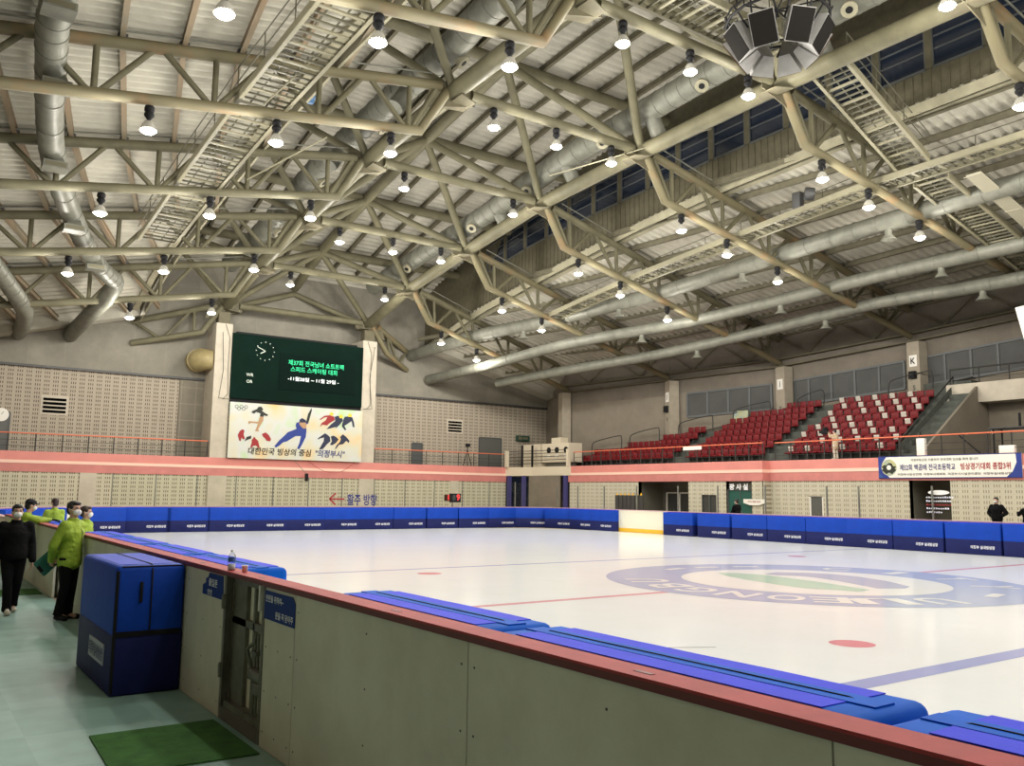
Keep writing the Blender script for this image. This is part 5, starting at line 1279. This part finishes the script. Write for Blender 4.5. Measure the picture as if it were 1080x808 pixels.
for i,(w,m) in enumerate(((1.1,'stripw'),(1.0,'stripw'),(1.0,'skred'),(.95,'stripw'),(.7,'stripw'))):
    mb=MB(); n=int(w/.09)
    for j in range(n): mb.box(0,.008,.5-j*.09-.06,.5-j*.09,.13-i*.14-.04,.13-i*.14+random.uniform(.0,.025))
    mb.build('text_row',m,t)

# ------------------------------------------------------------------ people
def capsule(mb,a,b,ra,rb,n=12,fl=None):
    """tapered limb segment with rounded ends"""
    a,b=Vector(a),Vector(b); d=b-a; L=d.length; d.normalize(); P=[];R=[]
    for t in (-.98,-.8,-.45): P.append(a+d*ra*t); R.append(ra*math.sqrt(1-t*t))
    P.append(a);R.append(ra);P.append(b);R.append(rb)
    for t in (.45,.8,.98): P.append(b+d*rb*t); R.append(rb*math.sqrt(1-t*t))
    mb.tube(P,R,n)
def remesh(mb,name,mats,parent,vox,smooth=6,keep=None):
    o=mb.build(name,mats,parent)
    md=o.modifiers.new('r','REMESH'); md.mode='VOXEL'; md.voxel_size=vox; md.use_smooth_shade=True
    ms=o.modifiers.new('s','SMOOTH'); ms.iterations=smooth; ms.factor=.5
    dg=bpy.context.evaluated_depsgraph_get(); dg.update()
    me=bpy.data.meshes.new_from_object(o.evaluated_get(dg),depsgraph=dg)
    me.materials.clear(); me.materials.append(M[mats] if isinstance(mats,str) else mats)
    o.modifiers.clear(); o.data=me
    for p in me.polygons: p.use_smooth=True
    return o
def V(*a): return Vector(a)
def mirror(p): return Vector((-p[0],p[1],p[2]))
def hand(mb,wrist,direc,palm_n,curl=.5,s=1.0,side=1):
    """palm, four bent fingers and a thumb leaving its side"""
    d=Vector(direc).normalized(); n=Vector(palm_n); n=(n-d*n.dot(d)).normalized(); w=d.cross(n).normalized()*side
    wr=Vector(wrist)
    for q in (-.026,-.009,.009,.026): capsule(mb,wr+w*q*.7*s+d*.01*s,wr+w*q*s+d*.085*s,.015*s,.012*s,8)
    for q,l in ((-.030,.060),(-.010,.074),(.010,.078),(.030,.068)):
        b=wr+w*q*s+d*.085*s; L1=l*.5*s; a1=curl*.6; p1=b+(d*math.cos(a1)+n*math.sin(a1))*L1; a2=curl*1.5; p2=p1+(d*math.cos(a2)+n*math.sin(a2))*L1*.62; a3=curl*2.2; p3=p2+(d*math.cos(a3)+n*math.sin(a3))*L1*.45
        capsule(mb,b,p1,.0095*s,.0088*s,8); capsule(mb,p1,p2,.0088*s,.0082*s,8); capsule(mb,p2,p3,.0082*s,.007*s,8)
    b=wr+w*.032*s+d*.025*s; p1=b+(w*.75+d*.6+n*.2).normalized()*.042*s; p2=p1+(w*.25+d*.9+n*.35).normalized()*.032*s
    capsule(mb,b,p1,.013*s,.011*s,8); capsule(mb,p1,p2,.011*s,.009*s,8)
def person(label,loc,rz,H,top,bottom,hairm='hair',pose=None,mask=True,cap=None,coat_len=.0,collar=True,shoes='black',glove=None,bulk=1.,headyaw=0.,headpitch=0.,vox=.011,legs=True):
    """front of the figure is local -Y, its left hand is +X"""
    P=dict(hip=V(0,0,.53*H),chest=V(0,0,.735*H),neck=V(0,.0,.825*H),head=V(0,-.015,.925*H),
           sh=V(.105*H,0,.80*H),elL=V(.145*H,.02,.63*H),wrL=V(.15*H,-.04,.49*H),elR=V(-.145*H,.02,.63*H),wrR=V(-.15*H,-.04,.49*H),
           hpL=V(.055*H,0,.51*H),knL=V(.06*H,-.01,.28*H),anL=V(.06*H,.02,.045*H),hpR=V(-.055*H,0,.51*H),knR=V(-.06*H,-.01,.28*H),anR=V(-.06*H,.02,.045*H),
           hdL=V(0,0,-1),hdR=V(0,0,-1),pnL=V(-1,0,0),pnR=V(1,0,0),curl=.5,footL=0.,footR=0.)
    if pose: P.update({k:(Vector(v) if isinstance(v,(tuple,list)) else v) for k,v in pose.items()})
    if 'shR' not in P: P['shR']=mirror(P['sh'])
    if 'shL' not in P: P['shL']=P['sh'].copy()
    t=thing('person',label,'person',loc,rz)
    k=H/1.72
    # ---- body
    b=MB()
    capsule(b,P['neck']-V(0,0,.03),P['head']-V(0,0,.04),.055*k,.052*k)
    capsule(b,P['hip'],P['chest'],.115*k,.13*k,16); capsule(b,P['shL'],P['shR'],.055*k,.055*k)
    for s in 'LR':
        capsule(b,P['sh'+s],P['el'+s],.048*k,.038*k); capsule(b,P['el'+s],P['wr'+s],.038*k,.026*k)
        capsule(b,P['hp'+s],P['kn'+s],.08*k,.055*k); capsule(b,P['kn'+s],P['an'+s],.052*k,.036*k); capsule(b,P['an'+s],P['an'+s]+V(0,-.12,-.03),.036*k,.03*k)
        hand(b,P['wr'+s],P['hd'+s],P['pn'+s],P['curl'],k,1 if s=='L' else -1)
    hy=Matrix.Rotation(headyaw,3,'Z')@Matrix.Rotation(headpitch,3,'X'); hc=P['head']
    def hp(x,y,z): return hc+hy@Vector((x*k,y*k,z*k))
    hb=MB()
    def hell(m,c,r,n=16,kk=11):
        q=MB(); q.ell((0,0,0),r,n,kk); m.add([hp(c[0]+v[0],c[1]+v[1],c[2]+v[2]) for v in q.v],q.f,0,True)
    hell(b,(0,.01,.02),(.076,.094,.098)); hell(b,(0,-.02,-.045),(.058,.070,.062)); hell(b,(0,-.045,-.085),(.032,.034,.026))
    hell(b,(0,-.093,-.012),(.012,.020,.024),10,7); hell(b,(0,-.085,.022),(.009,.012,.02),8,6)
    for s in (-1,1): hell(b,(.077*s,.012,-.005),(.012,.02,.032),8,7); hell(b,(.03*s,-.075,.032),(.022,.014,.010),8,6); hell(b,(.035*s,-.062,-.03),(.022,.02,.02),8,6)
    hell(b,(0,-.083,-.048),(.024,.012,.009),8,6)
    remesh(b,'body','skin',t,vox*.8,2)
    e=MB()
    for s in (-1,1): hell(e,(.031*s,-.082,.016),(.013,.008,.006),10,7)
    e.build('eyes','dark',t)
    e=MB()
    for s in (-1,1): hell(e,(.033*s,-.087,.036),(.02,.006,.005),10,6)
    e.build('eyebrows',hairm,t)
    # ---- hair
    h=MB(); hell(h,(0,.028,.048),(.084,.094,.084)); hell(h,(0,.058,-.01),(.074,.060,.075)); hell(h,(0,-.05,.088),(.062,.045,.030)); 
    for s in (-1,1): hell(h,(.07*s,-.012,.04),(.018,.035,.04),8,7)
    remesh(h,'hair',hairm,t,vox*.8,3)
    if cap:
        h=MB(); hell(h,(0,.02,.068),(.092,.105,.075)); hell(h,(0,-.105,.052),(.062,.06,.013)); remesh(h,'cap',cap,t,vox*.8,1)
    if mask:
        h=MB(); hell(h,(0,-.062,-.038),(.063,.052,.050)); hell(h,(0,-.094,-.03),(.03,.028,.034)); remesh(h,'face_mask','mask',t,vox*.7,3)
        g=MB()
        for s in (-1,1): g.tube([hp(.058*s,-.06,-.02),hp(.076*s,-.02,.0),hp(.082*s,.02,.01)],.003,5)
        g.build('mask_loop','mask',t)
    # ---- jacket
    j=MB(); lo=P['hip']+V(0,0,-.02*H-coat_len)
    j.tube([lo-V(0,0,.03),lo,P['hip']+V(0,0,.03),P['hip'].lerp(P['chest'],.5),P['chest'],P['chest'].lerp(P['neck'],.6),P['neck']+V(0,0,-.005)],[q*bulk for q in (.150*k,.165*k,.165*k,.155*k,.165*k,.125*k,.07*k)],20)
    # shoulders broader than deep
    capsule(j,P['shL']*1.0+V(-.02,0,-.03),P['shR']+V(.02,0,-.03),.088*k,.088*k,14); capsule(j,P['shL']+V(-.06,0,-.14),P['shR']+V(.06,0,-.14),.115*k,.115*k,14)
    capsule(j,P['hip']+V(.06,0,.0),P['hip']+V(-.06,0,0),.13*k,.13*k,14); capsule(j,lo+V(.06,0,.04),lo+V(-.06,0,.04),.135*k,.135*k,14)
    for s in 'LR':
        capsule(j,P['sh'+s]+V(0,0,-.01),P['el'+s],.075*k*bulk,.065*k*bulk,14); capsule(j,P['el'+s],P['wr'+s].lerp(P['el'+s],.08),.065*k*bulk,.05*k*bulk,14)
    if collar: j.tube([P['neck']+V(0,0,-.05),P['neck']+V(0,-.01,.02),P['neck']+V(0,-.012,.05)],[.10*k,.082*k,.080*k],16)
    rng=random.Random(hash(label)&255)
    for i in range(16):                                            # folds of the cloth
        a=rng.uniform(0,2*PI); z=rng.uniform(.0,.22*H); c0=P['hip']+V(math.cos(a)*.15*k,math.sin(a)*.13*k,z); d=V(-math.sin(a),math.cos(a),rng.uniform(-.7,.7)).normalized()*.07
        capsule(j,c0-d,c0+d,.022*k,.016*k,8)
    remesh(j,'jacket',top,t,vox,3)
    g=MB(); g.tube([P['neck']+V(0,-.088*k,-.02),P['chest']+V(0,-.172*k,0),P['hip']+V(0,-.172*k,.02),lo+V(0,-.168*k,0)],.005,5); g.build('zip','dark' if top!='blackcloth' else 'tread',t)
    # ---- trousers
    if legs:
        j=MB(); capsule(j,P['hpL']+V(-.01,0,.01),P['hpR']+V(.01,0,.01),.105*k,.105*k,14)
        for s in 'LR':
            capsule(j,P['hp'+s],P['kn'+s],.098*k,.072*k,14); capsule(j,P['kn'+s],P['an'+s]+V(0,.0,.03),.072*k,.062*k,14)
            for q in (.0,.05,.11): 
                c0=P['an'+s].lerp(P['kn'+s],q*2)+V(0,-.0,.02); j.tube([c0-V(0,0,.012),c0+V(0,0,.012)],(.068-.05*q)*k+.006,12)
        remesh(j,'trousers',bottom,t,vox,3)
        for s in 'LR':
            q=MB(); a=P['an'+s]; r=Matrix.Rotation(P['foot'+s],3,'Z'); f=lambda v:a+r@Vector(v)
            z0=-(a.z-.035) if a.z<.15 else -.04
            capsule(q,f((0,.03,z0+.012)),f((0,-.15,z0+.008)),.042*k,.038*k); capsule(q,f((0,.02,z0+.05)),f((0,-.05,z0+.035)),.042*k,.036*k)
            o=remesh(q,'shoe',shoes,t,vox*.8,2)
    if glove:
        q=MB(); hand(q,P['wr'+glove],P['hd'+glove],P['pn'+glove],P['curl'],k*1.22,1 if glove=='L' else -1); capsule(q,P['wr'+glove].lerp(P['el'+glove],.12),P['wr'+glove],.045*k,.04*k); remesh(q,'glove','blackcloth',t,.008,2)
    return t
# walking towards the camera in black
person('person in black jacket, black trousers, cream shoes and white mask, walking towards the camera',(1.62,15.75,0),.10,1.69,'blackcloth','blackcloth','hair',
       dict(wrL=(.25,-.09,.80),elL=(.24,.04,1.06),wrR=(-.25,.0,.82),elR=(-.25,.05,1.06),knL=(.07,-.02,.47),anL=(.085,.22,.08),knR=(-.08,-.10,.48),anR=(-.07,-.14,.05),curl=.8),shoes='shoe_w',headyaw=-.05,bulk=1.16)
# lime jacket, hands behind the back, looking over his left shoulder
person('person in lime green jacket, dark trousers and white mask, hands behind the back',(2.24,14.6,0),.85,1.76,'lime','darkcloth','hair',
       dict(elL=(.24,.13,1.10),wrL=(.10,.24,.88),elR=(-.24,.12,1.10),wrR=(-.07,.25,.86),hdL=(-.7,.2,-.5),hdR=(.5,.2,-.7),knL=(.075,-.01,.49),knR=(-.075,.0,.49),anL=(.09,.03,.08),anR=(-.09,.06,.08),footL=.2,footR=-.25,curl=.9),headyaw=-.25,coat_len=.08)
t=thing('clipboard','dark teal clipboard held low behind the back of the lime-jacketed person','clipboard',(2.0,14.83,.86)); MB().obox((0,0,0),(.13,.02,.13),(.015,.003,-.0),(-.07,0,.09)).build('board','teal',t); MB().obox((-.12,-.02,-.12),(.02,.0,.015),(0,.012,0),(-.03,0,.04)).build('clip','black',t)
# cap wearer leaning over the boards
person('person in lime jacket and black cap leaning over the boards, black glove on the pad',(2.05,20.1,0),1.75,1.75,'lime','darkcloth','hair',
       dict(hip=(0,.06,.93),chest=(0,-.10,1.26),neck=(0,-.19,1.40),head=(0,-.26,1.58),shL=(.17,-.14,1.38),shR=(-.17,-.14,1.38),elL=(.20,-.40,1.32),wrL=(.12,-.60,1.30),elR=(-.20,-.38,1.28),wrR=(-.10,-.62,1.30),hdL=(-.2,-1,-.05),hdR=(.1,-1,-.05),pnL=(0,0,-1),pnR=(0,0,-1),curl=.45),cap='black',glove='R',headpitch=.15)
person('person in lime jacket seen from behind, brown hair, on the ice side',(3.32,24.4,0),PI+.25,1.70,'lime','darkcloth','hairbr',dict(elL=(.22,-.10,1.10),wrL=(.10,-.25,.98),elR=(-.22,-.10,1.10),wrR=(-.10,-.25,.98),curl=.8),mask=False,vox=.014)
person('brown-haired masked person in lime jacket mostly hidden behind the one with the clipboard',(2.84,17.2,0),1.0,1.64,'lime','darkcloth','hairbr',dict(curl=.7),headyaw=.2,vox=.013)
# far side figures
person('person in black with a mask standing in profile before the dark green doors',(34.5,29.1,0),PI*.98,1.84,'blackcloth','blackcloth','hair',dict(elL=(.2,-.15,1.15),wrL=(.1,-.32,1.05),elR=(-.2,-.12,1.15),wrR=(-.1,-.3,1.0)),vox=.018)
person('person in a beige coat on the upper walkway filming with a camera held up',(40.62,27.55,ZT),PI*.95,1.62,'beige','shoe_w','hair',
       dict(elL=(.20,-.16,1.22),wrL=(.07,-.36,1.38),elR=(-.20,-.18,1.20),wrR=(-.07,-.38,1.36),hdL=(0,-.5,1),hdR=(0,-.5,1)),coat_len=.24,mask=True,vox=.016,shoes='shoe_w')
t=thing('video_camera','black video camera held up by the person in the beige coat','camera',(40.62,28.12,ZT+1.5)); MB().rbox(-.10,.10,-.15,.2,-.13,.16,.03).build('body','black',t); MB().tube([(0,.2,.0),(0,.36,.02)],.08,14).build('lens','black',t); MB().rbox(-.16,.12,-.1,.02,.1,.26,.03).build('viewfinder','black',t)
struct(MB().box(33.8,35.6,14.0,17.6,0,.30).build('floor_step','tread'))
person('person in a bulky black jacket with hands on hips facing the ice at right',(34.5,16.5,.30),-PI/2-.1,1.76,'blackcloth','blackcloth','hair',
       dict(elL=(.34,.05,1.16),wrL=(.19,-.06,1.02),elR=(-.34,.05,1.16),wrR=(-.19,-.06,1.02),hdL=(-.9,-.2,-.2),hdR=(.9,-.2,-.2),curl=.9),vox=.016,bulk=1.2)
person('person in black at the right edge beside a dark camera, partly out of frame',(34.6,15.45,.30),PI*.85,1.62,'blackcloth','darkcloth','hair',dict(elL=(.2,-.2,1.1),wrL=(.08,-.38,1.2),elR=(-.2,-.2,1.1),wrR=(-.08,-.38,1.2)),cap='black',vox=.018)

# ------------------------------------------------------------------ world and view
w=bpy.data.worlds.new('world'); SC.world=w; w.use_nodes=True; w.node_tree.nodes['Background'].inputs[0].default_value=(.02,.025,.04,1); w.node_tree.nodes['Background'].inputs[1].default_value=.3
SC.view_settings.view_transform='Standard'; SC.view_settings.look='None'; SC.view_settings.gamma=1; SC.view_settings.use_curve_mapping=False
SC.view_settings.exposure=0.18
SC.cycles.max_bounces=6; SC.cycles.diffuse_bounces=4; SC.cycles.glossy_bounces=3; SC.cycles.transparent_max_bounces=12
SC.cycles.use_denoising=True; SC.cycles.sample_clamp_indirect=8; SC.cycles.use_light_tree=True; SC.cycles.caustics_reflective=False
